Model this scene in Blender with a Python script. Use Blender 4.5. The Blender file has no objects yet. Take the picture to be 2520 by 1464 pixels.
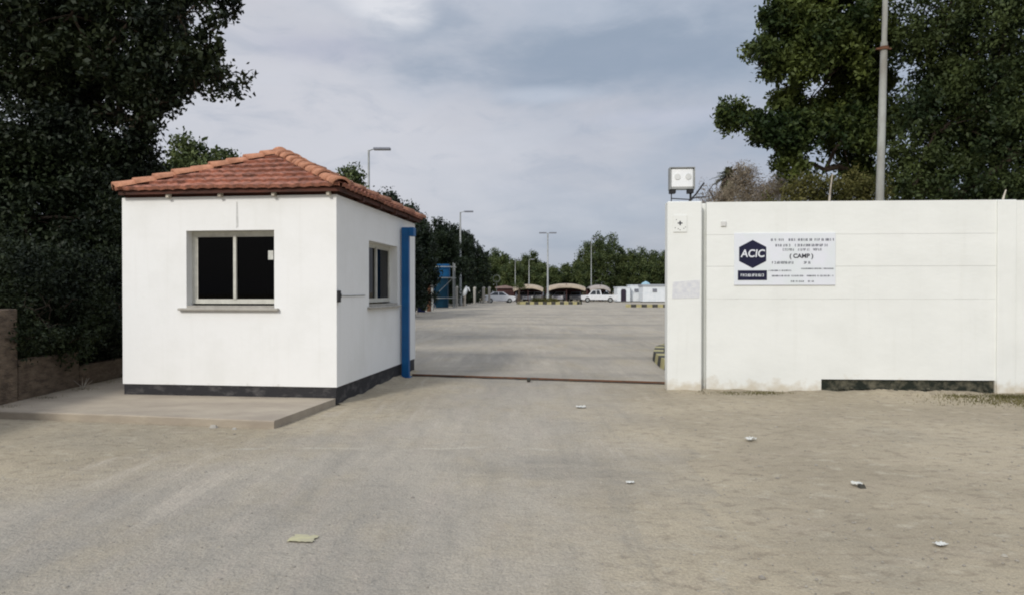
import bpy, math, random
import numpy as np
from mathutils import Vector, Matrix
R = math.radians
sc = bpy.context.scene
COL = sc.collection

# ------------------------------------------------------------------ camera
CAMZ, F, HX, HY = 1.474, 1700.0, 1260.0, 718.0     # metres, focal in units of a 2520 wide picture
cd = bpy.data.cameras.new('camera'); cam = bpy.data.objects.new('camera', cd); COL.objects.link(cam)
cd.sensor_width = 36; cd.lens = 36*F/2520; cd.clip_start = .05; cd.clip_end = 3000
cam.location = (0, 0, CAMZ); cam.rotation_euler = (R(90-.47), 0, 0)
sc.camera = cam
sc.render.resolution_x, sc.render.resolution_y = 1024, 594
sc.cycles.filter_width = 2.0
# ------------------------------------------------------------------ light
SUN_AZ = math.atan2(-.47, -.88)       # where the light comes from: behind the camera and to the left
SUN_EL = R(33)
sd = bpy.data.lights.new('sun', 'SUN'); sun = bpy.data.objects.new('sun', sd); COL.objects.link(sun)
sd.energy = 1.4; sd.angle = R(10); sd.color = (1, .965, .91)
dirv = Vector((-.47*math.cos(SUN_EL), -.88*math.cos(SUN_EL), math.sin(SUN_EL)))
sun.rotation_euler = dirv.to_track_quat('Z', 'Y').to_euler()
sun.location = (-20, -30, 40)
vs = sc.view_settings
vs.view_transform = 'Standard'; vs.look = 'None'; vs.gamma = 1; vs.use_curve_mapping = False
vs.exposure = .70

w = bpy.data.worlds.new('World'); sc.world = w; w.use_nodes = True
nt = w.node_tree; nt.nodes.clear(); L = nt.links
def N(t, **k):
    n = nt.nodes.new(t)
    for a, b in k.items(): setattr(n, a, b)
    return n
def mth(op, a, b=None, clamp=False):
    n = N('ShaderNodeMath', operation=op, use_clamp=clamp)
    for i, v in enumerate((a, b)):
        if v is None: continue
        if isinstance(v, (int, float)): n.inputs[i].default_value = v
        else: L.new(v, n.inputs[i])
    return n.outputs[0]
def mixc(f, a, b):
    n = N('ShaderNodeMix', data_type='RGBA')
    if isinstance(f, (int, float)): n.inputs[0].default_value = f
    else: L.new(f, n.inputs[0])
    for i, v in ((6, a), (7, b)):
        if isinstance(v, tuple): n.inputs[i].default_value = (*v, 1)
        else: L.new(v, n.inputs[i])
    return n.outputs[2]
tc = N('ShaderNodeTexCoord').outputs['Generated']
mp = N('ShaderNodeMapping'); mp.inputs['Scale'].default_value = (1, 1, 2.6); L.new(tc, mp.inputs[0])
def noise(scale, detail, rough, src=None, dist=0.0):
    n = N('ShaderNodeTexNoise'); n.inputs['Scale'].default_value = scale; n.inputs['Detail'].default_value = detail
    n.inputs['Roughness'].default_value = rough; n.inputs['Distortion'].default_value = dist
    L.new(src or mp.outputs[0], n.inputs['Vector']); return n.outputs[0]
def ramp(v, a, b):
    n = N('ShaderNodeMapRange', interpolation_type='SMOOTHSTEP')
    n.inputs[1].default_value = a; n.inputs[2].default_value = b; L.new(v, n.inputs[0]); return n.outputs[0]
wob = noise(5.0, 5, .55)
def patch(px, py, rx, rz, soft=.5, k=.55):      # a soft cloud centred on a direction
    c = ((px-HX)/F, 1, (HY-py)/F)
    sub = N('ShaderNodeVectorMath', operation='SUBTRACT'); L.new(tc, sub.inputs[0])
    l = math.sqrt(sum(v*v for v in c)); sub.inputs[1].default_value = [v/l for v in c]
    sca = N('ShaderNodeVectorMath', operation='MULTIPLY'); L.new(sub.outputs[0], sca.inputs[0])
    sca.inputs[1].default_value = (1/rx, .8/rx, 1/rz)
    ln = N('ShaderNodeVectorMath', operation='LENGTH'); L.new(sca.outputs[0], ln.inputs[0])
    d = mth('ADD', ln.outputs['Value'], mth('MULTIPLY', mth('SUBTRACT', wob, .5), k*5.5))
    return ramp(d, 1+soft, 1-soft)
wob2 = noise(1.7, 3, .5)
n1 = noise(2.6, 6, .5, dist=.4)
n2 = noise(9, 6, .6, dist=.6)
col = mixc(ramp(n1, .35, .68), (.258, .294, .358), (.338, .345, .384))
col = mixc(mth('MULTIPLY', patch(760, 260, .36, .24, .9, .3), .85), col, (.455, .455, .485))       # paler cloud over the booth
col = mixc(mth('MULTIPLY', patch(1560, 40, .30, .1, .9, .4), .5), col, (.36, .41, .48))
col = mixc(mth('MULTIPLY', patch(1400, 150, .25, .062, .65, .5), .9), col, (.195, .238, .302))  # the grey-blue bank
col = mixc(mth('MULTIPLY', patch(800, 118, .075, .022, .8, .5), .45), col, (.29, .30, .38))
col = mixc(mth('MULTIPLY', patch(958, 10, .035, .030, 1.0, 1.0), .75), col, (.58, .58, .60))
col = mixc(mth('MULTIPLY', patch(1340, 236, .075, .01, .8, .5), .4), col, (.46, .49, .55))
col = mixc(mth('MULTIPLY', patch(1700, 285, .13, .011, .8, .5), .3), col, (.41, .42, .50))
# thinner, brighter cloud overhead, as under any overcast sky
sep = N('ShaderNodeSeparateXYZ'); L.new(tc, sep.inputs[0])
zen = N('ShaderNodeMapRange', interpolation_type='SMOOTHSTEP')
for i_, q_ in enumerate((.40, .85, 1.0, 2.5)): zen.inputs[i_+1].default_value = q_
L.new(sep.outputs[2], zen.inputs[0])
col = mixc(mth('MULTIPLY', ramp(n2, .5, .75), .4), col, (.235, .27, .335)); col = mixc(mth('MULTIPLY', ramp(n2, .5, .25), .2), col, (.45, .46, .51))
sky = N('ShaderNodeTexSky', sky_type='NISHITA'); sky.sun_disc = False
sky.sun_elevation = SUN_EL; sky.sun_rotation = math.atan2(-.47, -.88)
sky.dust_density = 3.0
b1 = N('ShaderNodeBackground'); L.new(sky.outputs[0], b1.inputs[0]); b1.inputs[1].default_value = .07
b2 = N('ShaderNodeBackground'); L.new(col, b2.inputs[0]); L.new(mth('MULTIPLY', zen.outputs[0], .93), b2.inputs[1])
ms = N('ShaderNodeMixShader'); ms.inputs[0].default_value = .9
L.new(b1.outputs[0], ms.inputs[1]); L.new(b2.outputs[0], ms.inputs[2])
wo = N('ShaderNodeOutputWorld'); L.new(ms.outputs[0], wo.inputs[0])

# ------------------------------------------------------------------ helpers
def at(px, py, Y): return Vector(((px-HX)/F*Y, Y, CAMZ+(HY-py)/F*Y))
def gnd(px, py):
    Y = F*CAMZ/(py-HY); return Vector(((px-HX)/F*Y, Y, 0))

class MB:
    def __init__(s): s.v = []; s.f = []; s.sm = []
    def add(s, vs_, fs, smooth=False):
        o = len(s.v); s.v += [tuple(v) for v in vs_]; s.f += [tuple(i+o for i in f) for f in fs]; s.sm += [smooth]*len(fs); return s
    def box(s, x0, x1, y0, y1, z0, z1, M=None):
        vs_ = [Vector((x, y, z)) for z in (z0, z1) for x, y in ((x0, y0), (x1, y0), (x1, y1), (x0, y1))]
        if M: vs_ = [M @ v for v in vs_]
        return s.add(vs_, [(0, 3, 2, 1), (4, 5, 6, 7), (0, 1, 5, 4), (1, 2, 6, 5), (2, 3, 7, 6), (3, 0, 4, 7)])
    def bbox(s, x0, x1, y0, y1, z0, z1, b=.01):       # box with chamfered edges
        c = Vector(((x0+x1)/2, (y0+y1)/2, (z0+z1)/2)); h = ((x1-x0)/2, (y1-y0)/2, (z1-z0)/2)
        import bmesh
        bm = bmesh.new(); bmesh.ops.create_cube(bm, size=1)
        for v in bm.verts: v.co = Vector((v.co.x*2*h[0], v.co.y*2*h[1], v.co.z*2*h[2]))+c
        bmesh.ops.bevel(bm, geom=bm.edges[:], offset=b, segments=1, affect='EDGES')
        bm.verts.index_update()
        s.add([v.co.copy() for v in bm.verts], [[v.index for v in f.verts] for f in bm.faces]); bm.free(); return s
    def tube(s, pts, rad, n=8, cap=True, smooth=True):
        pts = [Vector(p) for p in pts]
        if not hasattr(rad, '__len__'): rad = [rad]*len(pts)
        vs_ = []; up = None
        for i, p in enumerate(pts):
            d = (pts[min(i+1, len(pts)-1)]-pts[max(i-1, 0)]).normalized()
            a = d.orthogonal().normalized() if up is None else (up-d*up.dot(d)).normalized()
            up = a; b = d.cross(a)
            for k in range(n):
                t = 2*math.pi*k/n; vs_.append(p+(a*math.cos(t)+b*math.sin(t))*rad[i])
        fs = [(i*n+k, i*n+(k+1) % n, (i+1)*n+(k+1) % n, (i+1)*n+k) for i in range(len(pts)-1) for k in range(n)]
        s.add(vs_, fs, smooth)
        if cap:
            s.add(vs_[:n], [tuple(range(n-1, -1, -1))]); s.add(vs_[-n:], [tuple(range(n))])
        return s
    def prism(s, prof, y0, y1, M=None):               # profile in x-z, extruded along y
        n = len(prof)
        vs_ = [Vector((x, y, z)) for y in (y0, y1) for x, z in prof]
        if M: vs_ = [M @ v for v in vs_]
        fs = [(k, (k+1) % n, n+(k+1) % n, n+k) for k in range(n)]+[tuple(range(n-1, -1, -1)), tuple(range(n, 2*n))]
        return s.add(vs_, fs)
    def rock(s, c, r, rng, flat=.6):
        ps = []
        for k in range(8):
            t = k*math.pi/4+rng.uniform(-.2, .2); ps.append((math.cos(t)*r*rng.uniform(.7, 1.1), math.sin(t)*r*rng.uniform(.7, 1.1)))
        vs_ = [Vector(c)+Vector((x, y, 0)) for x, y in ps]
        vs_ += [Vector(c)+Vector((x*.7, y*.7, r*flat*rng.uniform(.6, 1))) for x, y in ps]
        fs = [(k, (k+1) % 8, 8+(k+1) % 8, 8+k) for k in range(8)]+[tuple(range(8, 16))]
        return s.add(vs_, fs)
    def build(s, name, m, parent=None):
        me = bpy.data.meshes.new(name); me.from_pydata(s.v, [], s.f); me.materials.append(m)
        me.polygons.foreach_set('use_smooth', s.sm)
        o = bpy.data.objects.new(name, me); COL.objects.link(o)
        if parent: o.parent = parent
        return o
def tag(o, label=None, cat=None, group=None, kind=None):
    if label: o['label'] = label
    if cat: o['category'] = cat
    if group: o['group'] = group
    if kind: o['kind'] = kind
    return o
def empty(name, loc, rz=0, label=None, cat=None, group=None):
    o = bpy.data.objects.new(name, None); COL.objects.link(o); o.location = loc; o.rotation_euler = (0, 0, rz); o.empty_display_size = .2
    return tag(o, label, cat, group)
def copy_tree(o, parent=None):
    c = o.copy(); COL.objects.link(c)
    if parent: c.parent = parent
    for ch in [x for x in bpy.data.objects if x.parent == o]: copy_tree(ch, c)
    return c

# ------------------------------------------------------------------ materials
def mat(name, c, c2=None, rough=.8, scale=4, detail=5, bump=0, bscale=None, metal=0, stretch=(1, 1, 1), spec=.3, lo=.35, hi=.65, dirt=None, streak=0):
    m = bpy.data.materials.new(name); m.use_nodes = True; t = m.node_tree; b = t.nodes['Principled BSDF']
    b.inputs['Roughness'].default_value = rough; b.inputs['Metallic'].default_value = metal
    b.inputs['Specular IOR Level'].default_value = spec
    b.inputs['Base Color'].default_value = (*c, 1)
    co = t.nodes.new('ShaderNodeTexCoord'); mpn = t.nodes.new('ShaderNodeMapping'); mpn.inputs['Scale'].default_value = stretch
    t.links.new(co.outputs['Object'], mpn.inputs[0])
    if c2 is None: c2 = tuple(v*.86 for v in c)
    n = t.nodes.new('ShaderNodeTexNoise'); n.inputs['Scale'].default_value = scale; n.inputs['Detail'].default_value = detail; n.inputs['Roughness'].default_value = .6
    t.links.new(mpn.outputs[0], n.inputs['Vector'])
    r = t.nodes.new('ShaderNodeMapRange'); r.inputs[1].default_value = lo; r.inputs[2].default_value = hi
    t.links.new(n.outputs[0], r.inputs[0])
    mx = t.nodes.new('ShaderNodeMix'); mx.data_type = 'RGBA'; mx.inputs[6].default_value = (*c, 1); mx.inputs[7].default_value = (*c2, 1)
    t.links.new(r.outputs[0], mx.inputs[0]); out = mx.outputs[2]
    if streak:   # runs left on the wall by rain and dust
        m3 = t.nodes.new('ShaderNodeMapping'); m3.inputs['Scale'].default_value = (7, 7, .45); t.links.new(co.outputs['Object'], m3.inputs[0])
        n4 = t.nodes.new('ShaderNodeTexNoise'); n4.inputs['Scale'].default_value = 1.6; n4.inputs['Detail'].default_value = 7; t.links.new(m3.outputs[0], n4.inputs['Vector'])
        r4 = t.nodes.new('ShaderNodeMapRange'); r4.inputs[1].default_value = .56; r4.inputs[2].default_value = .74; r4.inputs[3].default_value = 0; r4.inputs[4].default_value = streak; t.links.new(n4.outputs[0], r4.inputs[0])
        m4 = t.nodes.new('ShaderNodeMix'); m4.data_type = 'RGBA'; m4.inputs[7].default_value = (c[0]*.66, c[1]*.64, c[2]*.58, 1); t.links.new(r4.outputs[0], m4.inputs[0]); t.links.new(out, m4.inputs[6]); out = m4.outputs[2]
    if dirt:     # (colour, z where it ends): splashed dirt at the foot
        dc, zt = dirt
        sp = t.nodes.new('ShaderNodeSeparateXYZ'); t.links.new(co.outputs['Object'], sp.inputs[0])
        n2 = t.nodes.new('ShaderNodeTexNoise'); n2.inputs['Scale'].default_value = 7; n2.inputs['Detail'].default_value = 6
        t.links.new(co.outputs['Object'], n2.inputs['Vector'])
        ad = t.nodes.new('ShaderNodeMath'); ad.operation = 'MULTIPLY_ADD'; ad.inputs[1].default_value = -zt*1.6; t.links.new(n2.outputs[0], ad.inputs[0]); t.links.new(sp.outputs[2], ad.inputs[2])
        r2 = t.nodes.new('ShaderNodeMapRange'); r2.inputs[1].default_value = -.2*zt; r2.inputs[2].default_value = -.75*zt+.0; r2.inputs[3].default_value = 0; r2.inputs[4].default_value = .8
        t.links.new(ad.outputs[0], r2.inputs[0])
        m2 = t.nodes.new('ShaderNodeMix'); m2.data_type = 'RGBA'; m2.inputs[7].default_value = (*dc, 1)
        t.links.new(r2.outputs[0], m2.inputs[0]); t.links.new(out, m2.inputs[6]); out = m2.outputs[2]
    t.links.new(out, b.inputs['Base Color'])
    if bump:
        nb = t.nodes.new('ShaderNodeTexNoise'); nb.inputs['Scale'].default_value = bscale or scale*6; nb.inputs['Detail'].default_value = 6
        t.links.new(mpn.outputs[0], nb.inputs['Vector'])
        bp = t.nodes.new('ShaderNodeBump'); bp.inputs['Strength'].default_value = bump; bp.inputs['Distance'].default_value = .02
        t.links.new(nb.outputs[0], bp.inputs['Height']); t.links.new(bp.outputs[0], b.inputs['Normal'])
    return m
def leafmat(name, c, c2, trans=.12):
    m = bpy.data.materials.new(name); m.use_nodes = True; t = m.node_tree; b = t.nodes['Principled BSDF']
    b.inputs['Roughness'].default_value = .6; b.inputs['Specular IOR Level'].default_value = .22
    g = t.nodes.new('ShaderNodeNewGeometry')
    co = t.nodes.new('ShaderNodeTexCoord'); n = t.nodes.new('ShaderNodeTexNoise'); n.inputs['Scale'].default_value = .9; n.inputs['Detail'].default_value = 4
    t.links.new(co.outputs['Object'], n.inputs['Vector'])
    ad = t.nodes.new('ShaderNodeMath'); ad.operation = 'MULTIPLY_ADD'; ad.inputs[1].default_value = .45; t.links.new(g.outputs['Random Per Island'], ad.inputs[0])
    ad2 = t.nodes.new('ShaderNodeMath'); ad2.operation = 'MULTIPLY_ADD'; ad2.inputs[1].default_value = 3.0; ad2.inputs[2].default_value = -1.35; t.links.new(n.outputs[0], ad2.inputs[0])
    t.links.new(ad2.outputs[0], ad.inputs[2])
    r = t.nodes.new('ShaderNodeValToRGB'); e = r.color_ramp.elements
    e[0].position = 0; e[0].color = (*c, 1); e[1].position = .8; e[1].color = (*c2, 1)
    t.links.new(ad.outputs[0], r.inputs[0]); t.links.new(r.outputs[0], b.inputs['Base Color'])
    tr = t.nodes.new('ShaderNodeBsdfTranslucent'); t.links.new(r.outputs[0], tr.inputs[0])
    mx = t.nodes.new('ShaderNodeMixShader'); mx.inputs[0].default_value = trans
    o = t.nodes['Material Output']; t.links.new(b.outputs[0], mx.inputs[1]); t.links.new(tr.outputs[0], mx.inputs[2]); t.links.new(mx.outputs[0], o.inputs[0])
    return m
M = {}
M['white'] = mat('white_paint', (.80, .80, .775), (.735, .735, .70), rough=.75, scale=1.6, bump=.12, bscale=14, lo=.45, hi=.8, dirt=((.45, .42, .36), .34), streak=.09)
M['wallwhite'] = mat('wall_white_paint', (.755, .765, .725), (.695, .705, .665), rough=.8, scale=1.3, bump=.15, bscale=12, lo=.4, hi=.8, stretch=(1, 1, 1.5), dirt=((.52, .46, .35), .3), streak=.08)
M['plinth'] = mat('dark_plinth_paint', (.028, .027, .029), (.10, .095, .092), rough=.8, scale=5, bump=.3, lo=.5, hi=.75, stretch=(1, 1, 2))
M['tile'] = mat('clay_roof_tile', (.34, .135, .085), (.14, .07, .05), rough=.85, scale=14, bump=.5, bscale=30, lo=.35, hi=.7)
M['cap'] = mat('clay_hip_cap', (.52, .25, .15), (.22, .10, .06), rough=.85, scale=7, bump=.4, bscale=30, lo=.35, hi=.75)
M['fascia'] = mat('dark_red_timber', (.10, .035, .022), (.045, .022, .016), rough=.8, scale=5, stretch=(.5, .5, 4))
M['raft'] = mat('rafter_tail_paint', (.60, .55, .46), (.28, .24, .19), scale=9)
M['alu'] = mat('aluminium_frame', (.58, .57, .50), (.48, .47, .41), rough=.5, scale=12, metal=0, spec=.5)
M['sill'] = mat('grey_stone_sill', (.42, .40, .35), (.33, .31, .27), scale=10, bump=.2)
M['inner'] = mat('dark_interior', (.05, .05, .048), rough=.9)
M['paper'] = mat('paper', (.62, .62, .57), (.46, .46, .42), scale=20)
M['blue'] = mat('blue_steel_paint', (.0, .10, .28), (.0, .075, .22), rough=.5, scale=5, spec=.4)
M['black'] = mat('black_plastic', (.02, .02, .022), rough=.6)
M['concrete'] = mat('concrete_slab', (.40, .345, .265), (.30, .255, .20), rough=.9, scale=2.2, detail=8, bump=.35, bscale=30, stretch=(.6, 1.2, 1))
M['steel'] = mat('galvanised_steel', (.36, .37, .36), (.26, .27, .26), rough=.55, scale=6, metal=.3)
M['oldpole'] = mat('weathered_pole', (.36, .37, .34), (.23, .22, .19), rough=.7, scale=3, stretch=(1, 1, .5))
M['rust'] = mat('rusty_steel', (.16, .07, .035), (.08, .045, .03), scale=12, rough=.9)
M['brownwall'] = mat('brown_block_wall', (.165, .125, .088), (.07, .052, .038), rough=.95, scale=5, bump=1, bscale=18, stretch=(1, 1, 3))
M['bark'] = mat('bark', (.09, .065, .045), (.05, .038, .028), rough=.95, scale=6, bump=.8, stretch=(3, 3, .5))
M['mosswall'] = mat('mossy_dark_concrete', (.018, .022, .016), (.13, .12, .085), rough=.95, scale=7, bump=.9, bscale=25, lo=.45, hi=.7)
M['dirt'] = None
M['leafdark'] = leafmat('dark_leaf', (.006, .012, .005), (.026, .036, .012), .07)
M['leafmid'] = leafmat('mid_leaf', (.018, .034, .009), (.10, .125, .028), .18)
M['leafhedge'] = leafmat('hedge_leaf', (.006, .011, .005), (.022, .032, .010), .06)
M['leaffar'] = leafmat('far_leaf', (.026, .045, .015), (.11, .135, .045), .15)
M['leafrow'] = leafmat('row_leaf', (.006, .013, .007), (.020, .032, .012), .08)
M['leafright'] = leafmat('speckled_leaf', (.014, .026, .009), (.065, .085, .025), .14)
M['leafolive'] = leafmat('olive_leaf', (.05, .055, .014), (.13, .12, .035), .2)
M['leafdry'] = leafmat('dry_frond', (.16, .11, .075), (.30, .24, .16), .1)
M['leafpalm'] = leafmat('palm_frond', (.07, .08, .04), (.19, .19, .11), .1)
M['grass'] = leafmat('dry_grass', (.09, .085, .025), (.18, .16, .06), .2)
M['carwhite'] = mat('white_car_paint', (.70, .71, .72), rough=.3, spec=.5)
M['carsilver'] = mat('silver_car_paint', (.33, .33, .37), rough=.3, spec=.5)
M['cargrey'] = mat('grey_car_paint', (.20, .21, .24), rough=.3, spec=.5)
M['tyre'] = mat('tyre_rubber', (.02, .02, .02), rough=.9)
M['carglass'] = mat('dark_car_glass', (.02, .025, .03), rough=.15, spec=.6)
M['lampred'] = mat('red_lens', (.35, .02, .02), rough=.3)
M['lampclear'] = mat('clear_lens', (.6, .6, .58), rough=.2)
M['canopy'] = mat('beige_shade_fabric', (.42, .35, .26), (.28, .23, .175), scale=1.5, rough=.9)
M['canopygrey'] = mat('grey_shade_fabric', (.36, .32, .29), (.28, .25, .22), scale=1.5, rough=.9)
M['maroon'] = mat('maroon_panel', (.10, .045, .04), (.06, .03, .03), scale=2, rough=.9)
M['yellow'] = mat('yellow_kerb_paint', (.40, .36, .17), (.28, .25, .13), scale=6)
M['kblack'] = mat('black_kerb_paint', (.03, .03, .028), (.07, .065, .05), scale=6)
M['cabin'] = mat('white_cabin_panel', (.72, .74, .75), (.62, .66, .68), scale=2)
M['cabinroof'] = mat('grey_cabin_roof', (.34, .36, .38))
M['tank'] = mat('pale_blue_tank', (.30, .46, .52), (.24, .38, .45))
M['navy'] = mat('navy_print', (.006, .007, .028), (.01, .01, .035), rough=.5)
M['signboard'] = mat('pale_sign_board', (.70, .71, .76), (.66, .70, .70), rough=.45, scale=3)
M['print'] = mat('grey_print', (.12, .125, .15), rough=.6)
M['printdark'] = mat('dark_print', (.05, .05, .06), rough=.6)
M['faded'] = mat('faded_notice', (.56, .57, .60), (.66, .665, .66), scale=14, lo=.35, hi=.6)
M['lampwhite'] = mat('white_lamp_glass', (.84, .85, .84), (.76, .78, .78), rough=.3, spec=.5)

def groundmat(name, road):
    m = bpy.data.materials.new(name); m.use_nodes = True; t = m.node_tree; b = t.nodes['Principled BSDF']
    b.inputs['Roughness'].default_value = .95; b.inputs['Specular IOR Level'].default_value = .15
    nn = t.nodes.new; lk = t.links.new
    co = nn('ShaderNodeTexCoord')
    def nz(scale, det, st=(1, 1, 1), rot=0, rough=.6):
        mpn = nn('ShaderNodeMapping'); mpn.inputs['Scale'].default_value = st; mpn.inputs['Rotation'].default_value = (0, 0, rot)
        lk(co.outputs['Object'], mpn.inputs[0]); n = nn('ShaderNodeTexNoise'); n.inputs['Scale'].default_value = scale
        n.inputs['Detail'].default_value = det; n.inputs['Roughness'].default_value = rough; lk(mpn.outputs[0], n.inputs['Vector']); return n.outputs[0]
    def rg(v, a, b_, c=0., d=1.):
        r = nn('ShaderNodeMapRange'); r.interpolation_type = 'SMOOTHSTEP'
        for i, q in enumerate((a, b_, c, d)): r.inputs[i+1].default_value = q
        lk(v, r.inputs[0]); return r.outputs[0]
    def mx(f, a, b_):
        n = nn('ShaderNodeMix'); n.data_type = 'RGBA'
        if isinstance(f, float): n.inputs[0].default_value = f
        else: lk(f, n.inputs[0])
        for i, v in ((6, a), (7, b_)):
            if isinstance(v, tuple): n.inputs[i].default_value = (*v, 1)
            else: lk(v, n.inputs[i])
        return n.outputs[2]
    sand = mx(rg(nz(.55, 7), .38, .64), (.415, .355, .252), (.33, .282, .20))
    sand = mx(rg(nz(2.2, 7, (.6, 1.5, 1)), .5, .72, 0, .55), sand, (.385, .325, .24))
    sand = mx(rg(nz(.35, 5, (1, 1, 1), .4), .5, .7, 0, .5), sand, (.27, .245, .19))
    sand = mx(rg(nz(7, 6, (1, 1.6, 1), 0, .65), .50, .66, 0, .65), sand, (.235, .195, .14))
    sand = mx(rg(nz(4.5, 7, (1, 1.4, 1), 1.1), .54, .68, 0, .6), sand, (.45, .40, .30))
    if road:
        asp = mx(rg(nz(.5, 6, (1.6, .5, 1), .35), .35, .66), (.405, .362, .29), (.318, .290, .24))
        asp = mx(rg(nz(2.6, 8, (2.2, .35, 1), .3), .48, .72, 0, .6), asp, (.385, .335, .275))      # tracks left by wheels
        asp = mx(rg(nz(11, 8), .52, .75, 0, .35), asp, (.19, .18, .155))
        at_ = nn('ShaderNodeAttribute'); at_.attribute_name = 'dust'
        ad = nn('ShaderNodeMath'); ad.operation = 'MULTIPLY_ADD'; ad.inputs[1].default_value = .9
        n3 = nz(1.2, 7); sb = nn('ShaderNodeMath'); sb.operation = 'SUBTRACT'; sb.inputs[1].default_value = .5; lk(n3, sb.inputs[0])
        lk(sb.outputs[0], ad.inputs[0]); lk(at_.outputs['Fac'], ad.inputs[2])
        colr = mx(rg(ad.outputs[0], .2, 1.0), asp, sand)
        colr = mx(rg(nz(.9, 8, (1.5, .7, 1), -.5), .45, .7, 0, .55), colr, sand)
        streak = nz(1.9, 9, (2.6, .26, 1), .42, .62); msk = rg(nz(.45, 5), .42, .62)
        def mulf(a_, b_):
            q = nn('ShaderNodeMath'); q.operation = 'MULTIPLY'; lk(a_, q.inputs[0]); lk(b_, q.inputs[1]); return q.outputs[0]
        colr = mx(mulf(rg(streak, .5, .68, 0, .65), msk), colr, (.47, .415, .335)); colr = mx(rg(streak, .48, .32, 0, .28), colr, (.225, .210, .176))
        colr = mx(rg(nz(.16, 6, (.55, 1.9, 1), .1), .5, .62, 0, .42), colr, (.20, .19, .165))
        sp_ = nn('ShaderNodeSeparateXYZ'); lk(co.outputs['Object'], sp_.inputs[0])
        yy_ = nn('ShaderNodeMath'); yy_.operation = 'MULTIPLY_ADD'; yy_.inputs[1].default_value = .5; lk(nz(1.3, 6), yy_.inputs[0]); lk(sp_.outputs[1], yy_.inputs[2])
        cm = nn('ShaderNodeMath'); cm.operation = 'COMPARE'; cm.inputs[1].default_value = 6.72; cm.inputs[2].default_value = .035; lk(yy_.outputs[0], cm.inputs[0])
        cf = nn('ShaderNodeMath'); cf.operation = 'MULTIPLY'; lk(cm.outputs[0], cf.inputs[0]); lk(rg(nz(2.1, 5), .45, .6, 0, .55), cf.inputs[1]); colr = mx(cf.outputs[0], colr, (.46, .42, .34))
    else: colr = sand
    fine = rg(nz(70, 4, rough=.8), .3, .7)
    f2 = rg(nz(26, 5, rough=.75), .58, .72, 0, .4)
    colr = mx(f2, colr, (.44, .40, .34))
    mu = nn('ShaderNodeMix'); mu.data_type = 'RGBA'; mu.blend_type = 'MULTIPLY'; mu.inputs[0].default_value = .55
    cr = nn('ShaderNodeMapRange'); cr.inputs[3].default_value = .62; cr.inputs[4].default_value = 1.22; lk(fine, cr.inputs[0])
    lk(colr, mu.inputs[6]); lk(cr.outputs[0], mu.inputs[7])
    lk(mu.outputs[2], b.inputs['Base Color'])
    bp = nn('ShaderNodeBump'); bp.inputs['Strength'].default_value = .8; bp.inputs['Distance'].default_value = .05
    hh = nn('ShaderNodeMath'); hh.operation = 'ADD'; lk(nz(4, 8), hh.inputs[0]); h2 = nn('ShaderNodeMath'); h2.operation = 'MULTIPLY'; h2.inputs[1].default_value = .35; lk(nz(45, 4), h2.inputs[0]); lk(h2.outputs[0], hh.inputs[1])
    lk(hh.outputs[0], bp.inputs['Height']); lk(bp.outputs[0], b.inputs['Normal'])
    return m
M['sand'] = groundmat('sandy_ground', False)
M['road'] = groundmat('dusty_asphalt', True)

def glassmat():
    m = bpy.data.materials.new('window_glass'); m.use_nodes = True; t = m.node_tree; t.nodes.clear()
    o = t.nodes.new('ShaderNodeOutputMaterial'); tr = t.nodes.new('ShaderNodeBsdfTransparent'); tr.inputs[0].default_value = (.22, .23, .23, 1)
    gl = t.nodes.new('ShaderNodeBsdfGlossy'); gl.inputs['Roughness'].default_value = .03; gl.inputs['Color'].default_value = (.8, .8, .8, 1)
    fr = t.nodes.new('ShaderNodeFresnel'); fr.inputs[0].default_value = 1.2
    mx = t.nodes.new('ShaderNodeMixShader'); t.links.new(fr.outputs[0], mx.inputs[0]); t.links.new(tr.outputs[0], mx.inputs[1]); t.links.new(gl.outputs[0], mx.inputs[2]); t.links.new(mx.outputs[0], o.inputs[0])
    return m
M['glass'] = glassmat()

# ------------------------------------------------------------------ ground, road, yard
def sheet(name, x0, x1, y0, y1, z, m, nx=1, ny=1):
    mb = MB(); mb.add([(x0+(x1-x0)*i/nx, y0+(y1-y0)*j/ny, z) for j in range(ny+1) for i in range(nx+1)],
                      [(j*(nx+1)+i, j*(nx+1)+i+1, (j+1)*(nx+1)+i+1, (j+1)*(nx+1)+i) for j in range(ny) for i in range(nx)])
    return mb.build(name, m)
tag(sheet('ground', -900, 900, -300, 1500, 0, M['sand']), kind='structure')

ROAD = [(-1.75, 12.3), (-2.1, 9.0), (-2.9, 7.2), (-4.2, 5.7), (-5.6, 4.2), (-7.5, 2.0), (-8.5, -6), (.6, -6), (1.15, 2.5), (1.7, 6), (2.2, 9.2), (2.4, 11.05)]
def inside(x, y, P):
    c = False; n = len(P)
    for i in range(n):
        (xa, ya), (xb, yb) = P[i], P[(i+1) % n]
        if (ya > y) != (yb > y) and x < (xb-xa)*(y-ya)/(yb-ya)+xa: c = not c
    return c
def edged(x, y, P, skip=()):
    d = 9
    for i in range(len(P)):
        if i in skip: continue
        a = Vector(P[i]); b = Vector(P[(i+1) % len(P)]); p = Vector((x, y)); t = max(0, min(1, (p-a).dot(b-a)/(b-a).length_squared))
        d = min(d, (p-a-(b-a)*t).length)
    return d
st = .2; vid = {}; mb = MB(); dust = []
def gv(i, j):
    if (i, j) not in vid:
        x, y = -9+i*st, -6+j*st; vid[i, j] = len(mb.v); mb.v.append((x, y, .004))
        dust.append(max(0., 1-edged(x, y, ROAD, (6, 11))/2.3))
    return vid[i, j]
for i in range(60):
    for j in range(92):
        x, y = -9+(i+.5)*st, -6+(j+.5)*st
        if inside(x, y, ROAD) : mb.f.append((gv(i, j), gv(i+1, j), gv(i+1, j+1), gv(i, j+1))); mb.sm.append(False)
cnt = {}
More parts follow.
